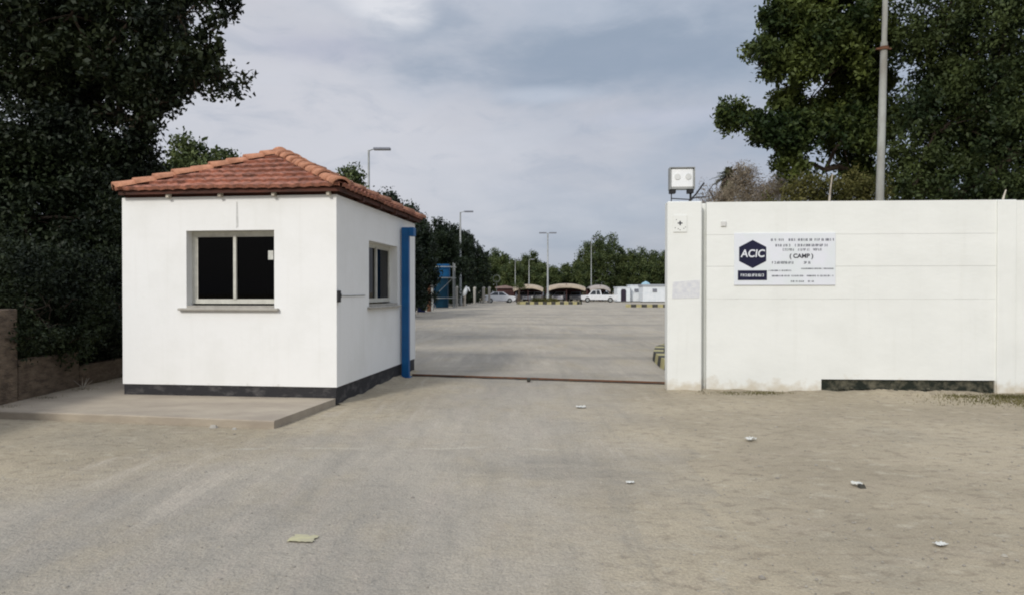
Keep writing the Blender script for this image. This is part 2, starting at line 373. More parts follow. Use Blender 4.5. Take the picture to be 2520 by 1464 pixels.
for f_ in mb.f:
    for v_ in f_: cnt[v_] = cnt.get(v_, 0)+1
mb.v = [(x, y, z if cnt.get(k_, 0) == 4 else -.003) for k_, (x, y, z) in enumerate(mb.v)]
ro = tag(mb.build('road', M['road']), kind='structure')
a_ = ro.data.attributes.new('dust', 'FLOAT', 'POINT'); a_.data.foreach_set('value', dust)
mb = MB()
mb.add([(-1.95, 12.35, .008), (2.55, 11.12, .008), (60, 11.3, .008), (60, 112, .008), (-30, 112, .008), (-9.5, 60, .008), (-6.6, 30, .008), (-4.6, 13.6, .008)], [tuple(range(8))])
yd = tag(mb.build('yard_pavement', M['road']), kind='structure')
a_ = yd.data.attributes.new('dust', 'FLOAT', 'POINT'); a_.data.foreach_set('value', [0.15]*8)

# slab in front of the booth
mb = MB(); P = [(-2.56, 7.42), (-2.30, 8.96), (-2.3, 9.2), (-5.2, 9.6), (-5.2, 13.4), (-6.38, 13.4), (-6.33, 8.08), (-4.4, 7.78)]
P = P[::-1]
n = len(P)
mb.add([(x, y, .0) for x, y in P]+[(x+.0, y, .078) for x, y in P]+[(x*.998-.004, y+.008, .090) for x, y in P],
       [(k, (k+1) % n, n+(k+1) % n, n+k) for k in range(n)]+[(n+k, n+(k+1) % n, 2*n+(k+1) % n, 2*n+k) for k in range(n)]+[tuple(range(2*n, 3*n))])
o = mb.build('pavement_slab', M['concrete']); tag(o, kind='structure')
for p in o.data.polygons:
    pass
import bmesh
bm = bmesh.new(); bm.from_mesh(o.data); bmesh.ops.recalc_face_normals(bm, faces=bm.faces); bm.to_mesh(o.data); bm.free()

# loose gravel (uncountable)
rng = random.Random(3); mb = MB()
for k in range(2600):
    y = 2.4+9*rng.random()**1.3; x = rng.uniform(-.85, .85)*y
    if x < -2.2 and y > 7.3: continue
    if x > 2.2 and y > 10.1: continue
    r = rng.uniform(.004, .011)*(1.8 if rng.random() < .05 else 1)
    mb.rock((x, y, .003), r, rng)
tag(mb.build('gravel', mat('gravel_stone', (.36, .33, .27), (.20, .18, .15), scale=9)), 'scattered tiny gravel on the dusty ground in front of the gate', 'gravel', kind='stuff')

# ------------------------------------------------------------------ guard booth
B = empty('guard_booth', (-2.28, 8.98, 0), R(-6.9), 'small white guard booth with red clay tile hip roof beside the gateway', 'guard booth')
BW, BD, BT = 3.01, 3.93, .2; ZP, ZT = .234, 2.735
def wallbox(mb, ax, a0, a1, b0, b1, z0, z1, ops):
    """wall along axis ax from a0 to a1, thickness b0..b1, with openings (o0,o1,zo0,zo1)"""
    def bx(p, q, r_, s_):
        if q-p < 1e-4 or s_-r_ < 1e-4: return
        if ax == 'x': mb.box(p, q, b0, b1, r_, s_)
        else: mb.box(b0, b1, p, q, r_, s_)
    cur = a0
    for o0, o1, zo0, zo1 in sorted(ops):
        bx(cur, o0, z0, z1); bx(o0, o1, z0, zo0); bx(o0, o1, zo1, z1); cur = o1
    bx(cur, a1, z0, z1)
def fx(px):   # picture column to booth x on the front face
    k = (px-HX)/F; return -( -2.28-k*8.98)/(-.9928-k*.1201)*-1 if False else (k*8.98+2.28)/(.9928+k*.1201)
def sy(px):   # picture column to booth y on the side face
    k = (px-HX)/F; return (k*8.98+2.28)/(.1201-k*.9928)
FW = (fx(459), fx(675), 1.262, 2.285)
SW = (sy(908), sy(978), 1.255, 2.235)
mb = MB()
wallbox(mb, 'x', -BW, 0, 0, BT, ZP, ZT, [FW])
wallbox(mb, 'y', BT, BD-BT, -BT, 0, ZP, ZT, [SW])
wallbox(mb, 'y', BT, BD-BT, -BW, -BW+BT, ZP, ZT, [])
wallbox(mb, 'x', -BW, 0, BD-BT, BD, ZP, ZT, [(-2.4, -1.6, ZP, 2.2)])
wl = mb.build('wall', M['white'], B)
mb = MB(); mb.box(-BW+.012, -.012, .012, BD-.012, 0, ZP); mb.build('plinth', M['plinth'], B)
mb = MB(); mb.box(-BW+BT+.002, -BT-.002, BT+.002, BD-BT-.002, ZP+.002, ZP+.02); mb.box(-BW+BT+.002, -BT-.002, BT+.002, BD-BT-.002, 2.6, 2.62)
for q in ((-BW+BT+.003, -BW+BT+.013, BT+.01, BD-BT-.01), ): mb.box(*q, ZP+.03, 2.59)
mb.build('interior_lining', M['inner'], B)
mb = MB(); mb.box(-2.398, -1.602, BD-.12, BD-.07, ZP+.004, 2.196); dr = mb.build('door', M['blue'], B)
mb = MB(); mb.tube([(-1.7, BD-.06, 1.2), (-1.7, BD-.02, 1.2), (-1.8, BD-.02, 1.2)], .01); mb.build('handle', M['steel'], dr)
# inside: a desk in the dark
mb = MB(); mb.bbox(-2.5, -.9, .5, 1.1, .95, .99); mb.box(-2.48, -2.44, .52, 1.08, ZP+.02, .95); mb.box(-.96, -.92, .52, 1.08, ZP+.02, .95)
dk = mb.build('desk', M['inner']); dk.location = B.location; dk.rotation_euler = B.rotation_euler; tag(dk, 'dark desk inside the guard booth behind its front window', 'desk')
def window(ax, o, depth, name='window'):
    o0, o1, z0, z1 = o
    def bx(mb, a, b, d0, d1, z0_, z1_):
        if ax == 'x': mb.box(a, b, d0, d1, z0_, z1_)
        else: mb.box(-d1, -d0, a, b, z0_, z1_)
    mb = MB(); f = .055; d0, d1 = depth, depth+.05; e = .001
    bx(mb, o0+e, o0+f, d0, d1, z0+.055, z1-.002); bx(mb, o1-f, o1-e, d0, d1, z0+.055, z1-.002)
    bx(mb, o0+f, o1-f, d0, d1, z0+.055, z0+.115); bx(mb, o0+f, o1-f, d0, d1, z1-.055, z1-.002)
    wf = mb.build(name, M['alu'], B)
    mid = (o0+o1)/2; mb = MB(); s = .022
    bx(mb, mid-.02, mid+.02, d0-.012, d0+.02, z0+.115, z1-.055)
    bx(mb, o0+f, mid-.02, d0+.012, d0+.032, z1-.075, z1-.055-.001); bx(mb, mid+.02, o1-f, d0+.012, d0+.032, z1-.075, z1-.055-.001)
    bx(mb, o0+f, o0+f+s, d0+.012, d0+.032, z0+.115, z1-.075); 
    mb.build('sash', M['alu'], wf)
    for a, b in ((o0+f+s, mid-.02), (mid+.02, o1-f)):
        mb = MB(); bx(mb, a+.001, b-.001, d0+.02, d0+.026, z0+.116, z1-.076); mb.build('pane', M['glass'], wf)
    mb = MB()
    if ax == 'x': mb.bbox(o0-.10, o1+.07, -.055, 0-.002, z0-.035, z0-.002, .006); mb.box(o0+.002, o1-.002, -.002, depth+.02, z0-.0, z0+.03)
    else: mb.bbox(.002, .055, o0-.08, o1+.07, z0-.035, z0-.002, .006); mb.box(-depth-.02, .002, o0+.002, o1-.002, z0, z0+.03)
    mb.build('sill', M['sill'], wf)
    return wf
w1 = window('x', FW, .13); w2 = window('y', SW, .13)
mb = MB(); mb.box(fx(648), fx(661), .138, .140, 1.90, 2.02)
o = mb.build('notice_paper', M['paper']); o.location = B.location; o.rotation_euler = B.rotation_euler
tag(o, 'small white paper notice stuck on the right pane of the booth front window', 'notice')
# curtain behind the side window
mb = MB(); nseg = 26; ya, yb = SW[0]+.62, SW[1]-.05
vs_ = []
for k in range(nseg+1):
    y = ya+(yb-ya)*k/nseg; x = -.26+.025*math.sin(k*1.55); vs_ += [(x, y, 1.27), (x, y, 2.22)]
mb.add(vs_, [(2*k, 2*k+2, 2*k+3, 2*k+1) for k in range(nseg)], True)
o = mb.build('curtain', mat('olive_curtain', (.62, .56, .34), (.36, .30, .2), scale=7, stretch=(1, 3, .3))); o.location = B.location; o.rotation_euler = B.rotation_euler
tag(o, 'olive curtain hanging behind the booth side window', 'curtain')

# roof
EX0, EX1, EY0, EY1 = -BW-.0, .10, -.12, BD+.12
ZE, RUN = 2.812, (EX1-EX0)/2; RISE = .74; SL = RISE/RUN
mb = MB()
def slope(mb, E, A, Nn, Ln):
    nc = 7; dr = RUN/nc; per = .165
    ns = int(Ln/.024)
    nrm = Vector((-Nn[0]*SL, -Nn[1]*SL, 1)).normalized()
    for k in range(nc):
        rs = [(k*dr-.01, .05, -.045), (k*dr-.01, .05, 0), ((k+1)*dr+.015, .012, 0)]
        rows = []
        for r_, off, dz in rs:
            rr = max(r_, 0) if k else r_; row = []
            for i in range(ns+1):
                a = Ln*i/ns; lo_, hi_ = max(rr, 0), Ln-max(rr, 0)
                ac = min(max(a, min(lo_, Ln/2)), max(hi_, Ln/2))
                if rr > RUN: ac = min(max(a, Ln/2-.0), Ln/2) if Ln < 2*RUN+.01 else min(max(a, RUN), Ln-RUN)
                rz = min(rr, RUN)
                ph = (ac/per) % 1; cor = .015*(abs(math.sin(math.pi*ph))**.7) 
                jit = .005*math.sin(37.1*math.floor(ac/per)+k*5.3)
                p = Vector((E[0]+A[0]*ac+Nn[0]*rz, E[1]+A[1]*ac+Nn[1]*rz, ZE+rz*SL))+nrm*(off+cor+jit+dz)
                row.append(p)
            rows.append(row)
        o_ = len(mb.v)
        for row in rows: mb.v += [tuple(p) for p in row]
        for j in range(2):
            for i in range(ns):
                a, b = o_+j*(ns+1)+i, o_+(j+1)*(ns+1)+i
                if (Vector(mb.v[a])-Vector(mb.v[a+1])).length < 1e-5 and (Vector(mb.v[b])-Vector(mb.v[b+1])).length < 1e-5: continue
                mb.f.append((a, a+1, b+1, b)); mb.sm.append(False)
slope(mb, (EX0, EY0), (1, 0), (0, 1), EX1-EX0)
slope(mb, (EX1, EY0), (0, 1), (-1, 0), EY1-EY0)
slope(mb, (EX1, EY1), (-1, 0), (0, -1), EX1-EX0)
slope(mb, (EX0, EY1), (0, -1), (1, 0), EY1-EY0)
rf = mb.build('roof', M['tile'], B)
# tile-by-tile tint: voronoi cells in the roof material
t = M['tile'].node_tree; pb = t.nodes['Principled BSDF']; src = pb.inputs['Base Color'].links[0].from_socket
vo = t.nodes.new('ShaderNodeTexVoronoi'); vo.inputs['Scale'].default_value = 5.5; co = t.nodes.new('ShaderNodeTexCoord'); t.links.new(co.outputs['Object'], vo.inputs['Vector'])
mr = t.nodes.new('ShaderNodeMapRange'); mr.inputs[3].default_value = .7; mr.inputs[4].default_value = 1.4
spc = t.nodes.new('ShaderNodeSeparateColor'); t.links.new(vo.outputs['Color'], spc.inputs[0]); t.links.new(spc.outputs[0], mr.inputs[0])
mm = t.nodes.new('ShaderNodeMix'); mm.data_type = 'RGBA'; mm.blend_type = 'MULTIPLY'; mm.inputs[0].default_value = 1; t.links.new(src, mm.inputs[6]); t.links.new(mr.outputs[0], mm.inputs[7]); t.links.new(mm.outputs[2], pb.inputs['Base Color'])
# hip and ridge caps
def caps(p0, p1, name, seed):
    rg_ = random.Random(seed); p0, p1 = Vector(p0), Vector(p1); d = (p1-p0); ln = d.length; d.normalize(); n_ = max(2, round(ln/.27)); mb = MB()
    side = d.cross(Vector((0, 0, 1))).normalized(); up = side.cross(d).normalized()
    for k in range(n_):
        a = p0+d*(ln*k/n_-.02); b = p0+d*(ln*(k+1)/n_+.05); vs_ = []
        ra, rb = .115*rg_.uniform(.95, 1.06), .085; dz = rg_.uniform(-.006, .008)
        for q, r_, off in ((a, ra, -.004), (a, ra, .014), (b, rb, .0)):
            rr = r_ if off != -.004 else r_-.018
            for i in range(9):
                th = math.pi*i/8; vs_.append(q+side*math.cos(th)*rr*1.1+up*(math.sin(th)*rr*.8+off+dz-.01))
        mb.add(vs_, [(j*9+i, j*9+i+1, (j+1)*9+i+1, (j+1)*9+i) for j in range(2) for i in range(8)], True)
    return mb.build(name, M['cap'], rf)
cx = (EX0+EX1)/2; R1 = (cx, EY0+RUN, ZE+RISE+.03); R2 = (cx, EY1-RUN, ZE+RISE+.03); ze = ZE+.03
caps((EX0, EY0, ze), R1, 'hip_cap_row', 1); caps((EX1, EY0, ze), R1, 'hip_cap_row', 2)
caps((EX0, EY1, ze), R2, 'hip_cap_row', 3); caps((EX1, EY1, ze), R2, 'hip_cap_row', 4); caps(R1, R2, 'ridge_cap_row', 5)
# fascia, soffit, rafter tails
mb = MB(); fz0, fz1 = 2.765, 2.82; ft = .022; g = .02
mb.box(EX0+g, EX1-g, EY0+g, EY0+g+ft, fz0, fz1); mb.box(EX0+g, EX1-g, EY1-g-ft, EY1-g, fz0, fz1)
mb.box(EX0+g, EX0+g+ft, EY0+g+ft, EY1-g-ft, fz0, fz1); mb.box(EX1-g-ft, EX1-g, EY0+g+ft, EY1-g-ft, fz0, fz1)
mb.build('fascia', M['fascia'], rf)
mb = MB(); mb.box(-BW+.03, -.03, .03, BD-.03, ZT+.002, 2.806); mb.box(EX0+.05, EX1-.05, EY0+.05, EY1-.05, 2.807, 2.812); mb.build('wall_plate', M['fascia'], rf)
for px in (420, 547, 678, 812):
    x = fx(px); mb = MB(); mb.box(x-.02, x+.02, -.074, -.001, 2.722, 2.806); mb.build('rafter_tail', M['raft'], rf)
for y in (.8, 1.6, 2.4, 3.2):
    mb = MB(); mb.box(-.03, .095, y-.025, y+.025, 2.7355, 2.806); mb.build('rafter_tail', M['fascia'], rf)
# junction box and cable on the side wall
mb = MB(); mb.bbox(.001, .035, .0, .07, 1.34, 1.49, .005); mb.box(.001, .03, .03, .10, 1.40, 1.45); jb = mb.build('junction_box', M['black'], B)
mb = MB(); mb.tube([(.008, .1, 1.425), (.008, .5, 1.42), (.008, 1.1, 1.425)], .006, 6); mb.build('cable', M['steel'], jb)
# water stain and crack on the front, below the eave
mb = MB(); xs = fx(584); pts = [(xs-.008, 2.66), (xs+.006, 2.66), (xs+.015, 2.45), (xs+.018, 2.33), (xs-.014, 2.31), (xs-.012, 2.45)]
mb.add([(x, -.0025, z) for x, z in pts], [(0, 5, 4, 3, 2, 1)]); mb.build('water_stain', mat('grey_stain', (.50, .50, .48), (.66, .66, .63), scale=10), B)

# blue steel gate frame post
G = empty('gate_frame_post', (-1.835, 11.93, 0), R(-6.9), 'tall blue steel gate frame post with short top arm against the booth side wall', 'gate post')
mb = MB(); mb.bbox(-.062, .062, -.05, .05, 0, 2.58, .006); mb.build('post', M['blue'], G)
mb = MB(); mb.bbox(.063, .15, -.05, .12, 2.43, 2.58, .006); mb.build('top_arm', M['blue'], G)
mb = MB(); mb.box(-.09, .09, -.08, .08, 0, .012); mb.build('base_plate', M['blue'], G)
# gate rail across the opening
mb = MB(); a, b = Vector((-1.75, 12.12, 0)), Vector((2.6, 11.0, 0)); d = (b-a).normalized(); pr = Vector((-d.y, d.x, 0))
def strip(mb, a, b, w_, z0, z1):
    vs_ = [a-pr*w_, b-pr*w_, b+pr*w_, a+pr*w_]; mb.add([v+Vector((0, 0, z0)) for v in vs_]+[v+Vector((0, 0, z1)) for v in vs_], [(4, 5, 6, 7), (0, 1, 5, 4), (1, 2, 6, 5), (2, 3, 7, 6), (3, 0, 4, 7)])
strip(mb, a, b, .012, 0.004, .038); gr = mb.build('gate_rail', M['rust']); tag(gr, 'thin rusty gate rail set in the ground across the gateway', 'gate rail')
mb = MB(); strip(mb, a, b, .05, .0, .014); mb.build('rail_bed', M['kblack'], gr)
c = gnd(1301, 940); mb = MB(); mb.bbox(c.x-.03, c.x+.03, c.y-.05, c.y+.03, .01, .075, .01); mb.build('gate_stop', M['kblack'], gr)

# ------------------------------------------------------------------ right boundary wall
WR = -3.7
W = empty('boundary_wall', (2.31, 10.27, 0), R(WR), 'long white precast panel wall with gate column right of the gateway', 'wall')
def wx(px, sb=0):
    k = (px-HX)/F; X0, Y0 = 2.31+.0645*sb, 10.27+.998*sb
    return (k*Y0-X0)/(.998+.0645*k)
def wz(px, py, sb=0):
    t_ = wx(px, sb); Y = 10.27+.998*sb-.0645*t_; return CAMZ+(HY-py)/F*Y
mb = MB(); mb.bbox(0, .505, 0, .24, 0, 2.812, .012); mb.build('gate_column', M['wallwhite'], W)
mb = MB(); mb.box(.505, .62, .17, .22, 0, 2.80); mb.build('slot_post', M['wallwhite'], W)
SB = .06
x0 = .585; xp = wx(2458); xd0, xd1 = wx(2022, SB), wx(2450, SB)
seams = [0, 1.37, 1.85, 2.32, 2.80]
for k in range(4):
    z0, z1 = seams[k], seams[k+1]
    mb = MB()
    if k == 0:
        mb.box(x0, xd0, SB, SB+.08, 0, z1-.0025); mb.box(xd0, xd1, SB, SB+.08, .19, z1-.0025); mb.box(xd1, xp+.02, SB, SB+.08, 0, z1-.0025)
    else:
        z1e = z1-.0025
        if k == 3: mb.box(x0, xp+.02, SB, SB+.08, z0, z1+.004)
        else: mb.box(x0, xp+.02, SB+.002*(k % 2), SB+.08, z0, z1e)
    mb.build('wall_panel', M['wallwhite'], W)
mb = MB(); mb.box(xd0-.01, xd1+.01, SB+.03, SB+.25, 0, .188)
rng = random.Random(5)
for k in range(60): 
    mb.rock((rng.uniform(xd0+.03, xd1-.03), SB+rng.uniform(-.02, .03), rng.uniform(0, .06)), rng.uniform(.012, .04), rng, .8)
mb.build('exposed_footing', M['mosswall'], W)
mb = MB(); mb.bbox(xp, xp+.26, .025, .16, 0, 2.80, .008); mb.build('wall_post', M['wallwhite'], W)
for q in range(3):
    xa = xp+.26+q*2.6
    mb = MB(); mb.box(xa, xa+2.4, SB, SB+.08, 0, 2.795); mb.build('wall_panel', M['wallwhite'], W)
    mb = MB(); mb.bbox(xa+2.4, xa+2.6, .025, .16, 0, 2.80, .008); mb.build('wall_post', M['wallwhite'], W)
def onwall(mb, name, m): 
    o = mb.build(name, m); o.location = W.location; o.rotation_euler = W.rotation_euler; return o

# earth banked unevenly against the wall foot and the booth side
def bank(p0, p1, nrm, wd, ht, seed, name):
    rs = np.random.RandomState(seed); L_ = (Vector(p1)-Vector(p0)).length; n_ = int(L_/.06); mb = MB(); d = (Vector(p1)-Vector(p0))/n_; nn = Vector(nrm); ph = rs.uniform(0, 6, 6)
    prof = (1, .8, .45, .18, 0)
    for k in range(n_+1):
        hk = ht*(.55+.3*math.sin(k*.11+ph[0])+.2*math.sin(k*.37+ph[1])+.12*math.sin(k*.9+ph[2])); wk = wd*(.8+.3*math.sin(k*.17+ph[3])+.15*math.sin(k*.6+ph[4]))
        for j, q in enumerate(prof):
            p = Vector(p0)+d*k+nn*(wk*j/4); mb.v.append((p.x, p.y, max(0, hk)*q+(.0 if j < 4 else -.004)+.004*math.sin(k*1.3+j*2)*(j in (1, 2))))
    mb.add([], []); m0 = 0
    for k in range(n_):
        for j in range(4): a0 = k*5+j; mb.f.append((a0, a0+1, a0+6, a0+5)); mb.sm.append(True)
    return tag(mb.build(name, M['sand']), kind='structure')
ca, sa = math.cos(R(WR)), math.sin(R(WR))
def WP_(x, y): return (2.31+ca*x-sa*y, 10.27+sa*x+ca*y)
bank(WP_(.51, SB+.02), WP_(15, SB+.02), (sa, -ca), .55, .05, 1, 'soil_bank')
bank(WP_(-.03, .0), WP_(.53, .0), (sa, -ca), .35, .03, 2, 'soil_bank')
ub, vb = Vector((.993, -.12)), Vector((.12, .993)); q0, q1 = Vector((-2.28, 8.98))+vb*.02-ub*.02, Vector((-2.28, 8.98))+vb*3.9-ub*.02
bank(tuple(q0), tuple(q1), tuple(ub), .22, .05, 3, 'soil_bank')
# the sign
sx0, sx1 = wx(1806, SB), wx(2055, SB); sz0, sz1 = wz(1930, 702, SB), wz(1930, 574, SB)
S = empty('company_sign', W.matrix_basis @ Vector((0, 0, 0)) if False else (2.31, 10.27, 0), R(WR), 'pale rectangular sign with navy hexagon emblem mounted on the white wall', 'sign')
yf = SB-.016
mb = MB(); mb.bbox(sx0, sx1, yf, SB-.001, sz0, sz1, .004); mb.build('board', M['signboard'], S)
sw, sh = sx1-sx0, sz1-sz0
# sign space: u 0..1 right, v 0..1 up; crop of the photo: board spans 110..2190 x 60..1150
def su(x): return sx0+(x-110)/2080*sw
def sv(y): return sz1-(y-60)/1090*sh
mb = MB(); cx_, cz_ = su(490), sv(500); hw, hh_ = su(770)-su(490), sv(500)-sv(795)
hexp = [(cx_, cz_+hh_), (cx_-hw, cz_+hh_*.5), (cx_-hw, cz_-hh_*.5), (cx_, cz_-hh_), (cx_+hw, cz_-hh_*.5), (cx_+hw, cz_+hh_*.5)]
mb.prism(hexp, yf-.003, yf-.0005); mb.build('hexagon_emblem', M['navy'], S)
mb = MB(); mb.box(su(185), su(785), yf-.003, yf-.0005, sv(1045), sv(840)); mb.build('navy_band', M['navy'], S)
def text(s, x, z, size, m, name, off=.0, shear=0, sxs=1.0):
    cu = bpy.data.curves.new(name, 'FONT'); cu.body = s; cu.size = size; cu.align_x = 'CENTER'; cu.align_y = 'CENTER'; cu.extrude = .0008; cu.offset = off; cu.shear = shear
    tmp = bpy.data.objects.new('tmp', cu); COL.objects.link(tmp)
    dg = bpy.context.evaluated_depsgraph_get(); me = bpy.data.meshes.new_from_object(tmp.evaluated_get(dg)); bpy.data.objects.remove(tmp)
    me.materials.clear(); me.materials.append(m)
    me.transform(Matrix.Translation((x, yf-.0045, z)) @ Matrix.Rotation(R(90), 4, 'X') @ Matrix.Diagonal((sxs, 1, 1, 1)))
    o = bpy.data.objects.new(name, me); COL.objects.link(o); o.parent = S; return o
text('ACIC', su(490), sv(495), .155, M['signboard'], 'emblem_letters', .003, .12, .95)
text('( CAMP )', su(1490), sv(545), .085, M['printdark'], 'camp_lettering', .0025, 0, 1.05)
rng = random.Random(17)
def glyphs(words, yc, h, m, name, thin=.0045):       # lettering too small to read: strokes of letter size
    for a, b in words:
        mb = MB(); x = su(a); xe = su(b); thin_ = thin*1.25; z0 = sv(yc)-h/2
        while x < xe-h*.3:
            cw = h*rng.uniform(.5, .75); th = thin_
            strokes = rng.sample(['l', 'r', 't', 'm', 'b'], 3)
            if 'l' in strokes: mb.box(x, x+th, yf-.0028, yf-.0006, z0, z0+h)
            if 'r' in strokes: mb.box(x+cw-th, x+cw, yf-.0028, yf-.0006, z0, z0+h)
            if 't' in strokes: mb.box(x+th, x+cw-th, yf-.0026, yf-.0006, z0+h-th, z0+h)
            if 'm' in strokes: mb.box(x+th, x+cw-th, yf-.0026, yf-.0006, z0+h*.45, z0+h*.45+th)
            if 'b' in strokes: mb.box(x+th, x+cw-th, yf-.0026, yf-.0006, z0, z0+th)
            x += cw+h*.16
        mb.build(name, m, S)
g1 = M['print']
glyphs([(850, 1140), (1230, 1460), (1480, 1700), (1760, 2140)], 205, .036, g1, 'text_line', .008)
glyphs([(960, 1280), (1360, 1680), (1700, 2020)], 320, .036, g1, 'text_line', .007)
glyphs([(1110, 1330), (1410, 1650), (1720, 1910)], 410, .034, g1, 'text_line', .005)
glyphs([(890, 1330), (1530, 1690)], 680, .036, g1, 'text_line', .006)
glyphs([(820, 1290)], 845, .02, g1, 'text_line', .004)
glyphs([(1490, 2150)], 805, .018, g1, 'text_line', .006)
glyphs([(880, 1110), (1140, 1260), (1290, 1560), (1600, 1780), (1820, 2140)], 955, .022, g1, 'text_line', .007)
glyphs([(1270, 1550), (1620, 1750)], 1070, .022, g1, 'text_line', .004)
yf_ = yf; yf = yf-.003
glyphs([(245, 730)], 940, .040, M['signboard'], 'band_lettering', .006); yf = yf_
# small plaque and faded notice on the column
mb = MB(); mb.bbox(wx(1656), wx(1690), -.012, -.001, wz(1670, 572), wz(1670, 530), .003); o = onwall(mb, 'small_plaque', M['wallwhite'])
tag(o, 'small pale plaque with a dark cross mark high on the gate column', 'plaque')
px_, pz_ = wx(1673), wz(1673, 550); mb = MB(); mb.box(px_-.035, px_+.035, -.0145, -.0125, pz_-.009, pz_+.009); mb.box(px_-.01, px_+.01, -.015, -.0126, pz_-.032, pz_+.032)
for dx, dz in ((-.08, -.07), (-.06, .05), (.06, -.08), (.085, -.06), (0, -.1), (-.03, -.085)): mb.box(px_+dx*.9-.006, px_+dx*.9+.006, -.0135, -.0122, pz_+dz-.006, pz_+dz+.006)
c_ = mb.build('cross_mark', M['printdark']); c_.parent = o
mb = MB(); a_, b_ = wx(1654), wx(1722); mb.add([(a_, -.004, wz(1690, 735)), (b_-.006, -.004, wz(1690, 733)), (b_, -.004, wz(1690, 689)), (a_+.01, -.004, wz(1690, 694)), (a_, -.001, wz(1690, 735)), (b_-.006, -.001, wz(1690, 733)), (b_, -.001, wz(1690, 689)), (a_+.01, -.001, wz(1690, 694))],
                    [(0, 1, 2, 3), (7, 6, 5, 4), (0, 4, 5, 1), (1, 5, 6, 2), (2, 6, 7, 3), (3, 7, 4, 0)])
tag(onwall(mb, 'faded_notice', M['faded']), 'faded grey notice stuck at head height on the gate column', 'notice')
mb = MB(); x_, z_ = wx(1780, SB), wz(1780, 552, SB); mb.bbox(x_-.04, x_+.04, SB-.02, SB-.001, z_-.04, z_+.04, .008)
tag(onwall(mb, 'wall_socket', mat('pale_socket', (.6, .6, .57))), 'tiny pale square socket cover on the wall left above the sign', 'socket')
# floodlight on the column
FL = empty('flood_light', (2.31, 10.27, 0), R(WR), 'white box flood light on a black bracket on top of the gate column', 'flood light')
fx0, fx1 = wx(1650), wx(1711); z0, z1 = wz(1680, 462), wz(1680, 413)
mb = MB(); mb.bbox(fx0+.01, fx1-.01, .06, .2, z0, z1, .02); mb.build('housing', M['lampwhite'], FL)
mb = MB(); mb.box(fx0-.004, fx1+.004, .04, .21, z1+.001, z1+.012); mb.box(fx0-.004, fx0+.009, .04, .21, z0-.02, z1); mb.box(fx1-.009, fx1+.004, .04, .21, z0-.02, z1); mb.box(fx0+.009, fx1-.009, .06, .2, z0-.015, z0-.002); mb.build('rim', M['steel'], FL)
for fr_ in (.3, .74):
    xx = fx0+(fx1-fx0)*fr_; zz = (z0+z1)/2+.02; mb = MB(); mb.tube([(xx, .05, zz), (xx, .062, zz)], .045, 14); mb.build('lamp_lens', mat('lens_grey', (.66, .67, .65)), FL)
mb = MB(); mb.bbox(fx0+.0, fx0+.09, .07, .19, z0-.075, z0-.016, .006); mb.bbox(fx1-.10, fx1-.01, .07, .19, z0-.075, z0-.016, .006); mb.tube([(fx0+.03, .12, z0-.04), (fx0+.03, .12, 2.812)], .008, 6); mb.tube([(fx1-.05, .12, z0-.04), (fx1-.05, .12, 2.812)], .016, 6)
mb.tube([(fx0+.03, .12, 2.87), (fx1-.02, .12, 2.85)], .008, 6)
mb.tube([(fx1-.08, .12, 2.815), (fx1+.03, .12, 2.93), (fx1+.15, .12, 3.10)], .013, 6); mb.tube([(fx1-.05, .12, 2.86), (fx1+.05, .12, 2.885), (fx1+.16, .12, 2.89)], .009, 6)
mb.build('bracket', M['black'], FL)
# fence rods behind the wall
for px, top, Y in ((2040, 430, 11.2), (2466, 468, 10.3)):
    a = at(px, 497, Y); mb = MB(); mb.tube([(a.x, a.y, 0), (a.x, a.y, a.z), (a.x+.02, a.y, at(px, (top+497)/2, Y).z), (a.x+.05, a.y, at(px, top, Y).z)], [.02, .02, .014, .01], 6)
    tag(mb.build('bent_fence_rod', M['raft']), 'bent pale fence rod sticking up behind the wall, ' + ('middle of the olive shrubs' if px < 2100 else 'by the wall post at far right'), 'rod')
# pole behind the wall
a, b = at(2164, 495, 13), at(2177, -60, 13)
P_ = empty('utility_pole', (a.x-.06, 13, 0), 0, 'tall slim grey steel pole rising behind the white wall', 'pole')
dx = (b.x-a.x)/(b.z-a.z); mb = MB(); mb.tube([(0, 0, 0), (.06, 0, a.z), (.06+dx*(4.55-a.z+1.6), 0, 6.15)], [.085, .072, .062], 10); mb.tube([(.06+dx*(6.15-a.z), 0, 6.15), (.06+dx*(9.5-a.z), 0, 9.5)], .048, 10); mb.build('shaft', M['oldpole'], P_)
mb = MB(); xx = .06+dx*(6.05-a.z); mb.tube([(xx, 0, 6.0), (xx, 0, 6.06)], .085, 12); mb.box(xx-.15, xx+.13, -.02, .02, 6.01, 6.04); mb.build('clamp', M['rust'], P_)

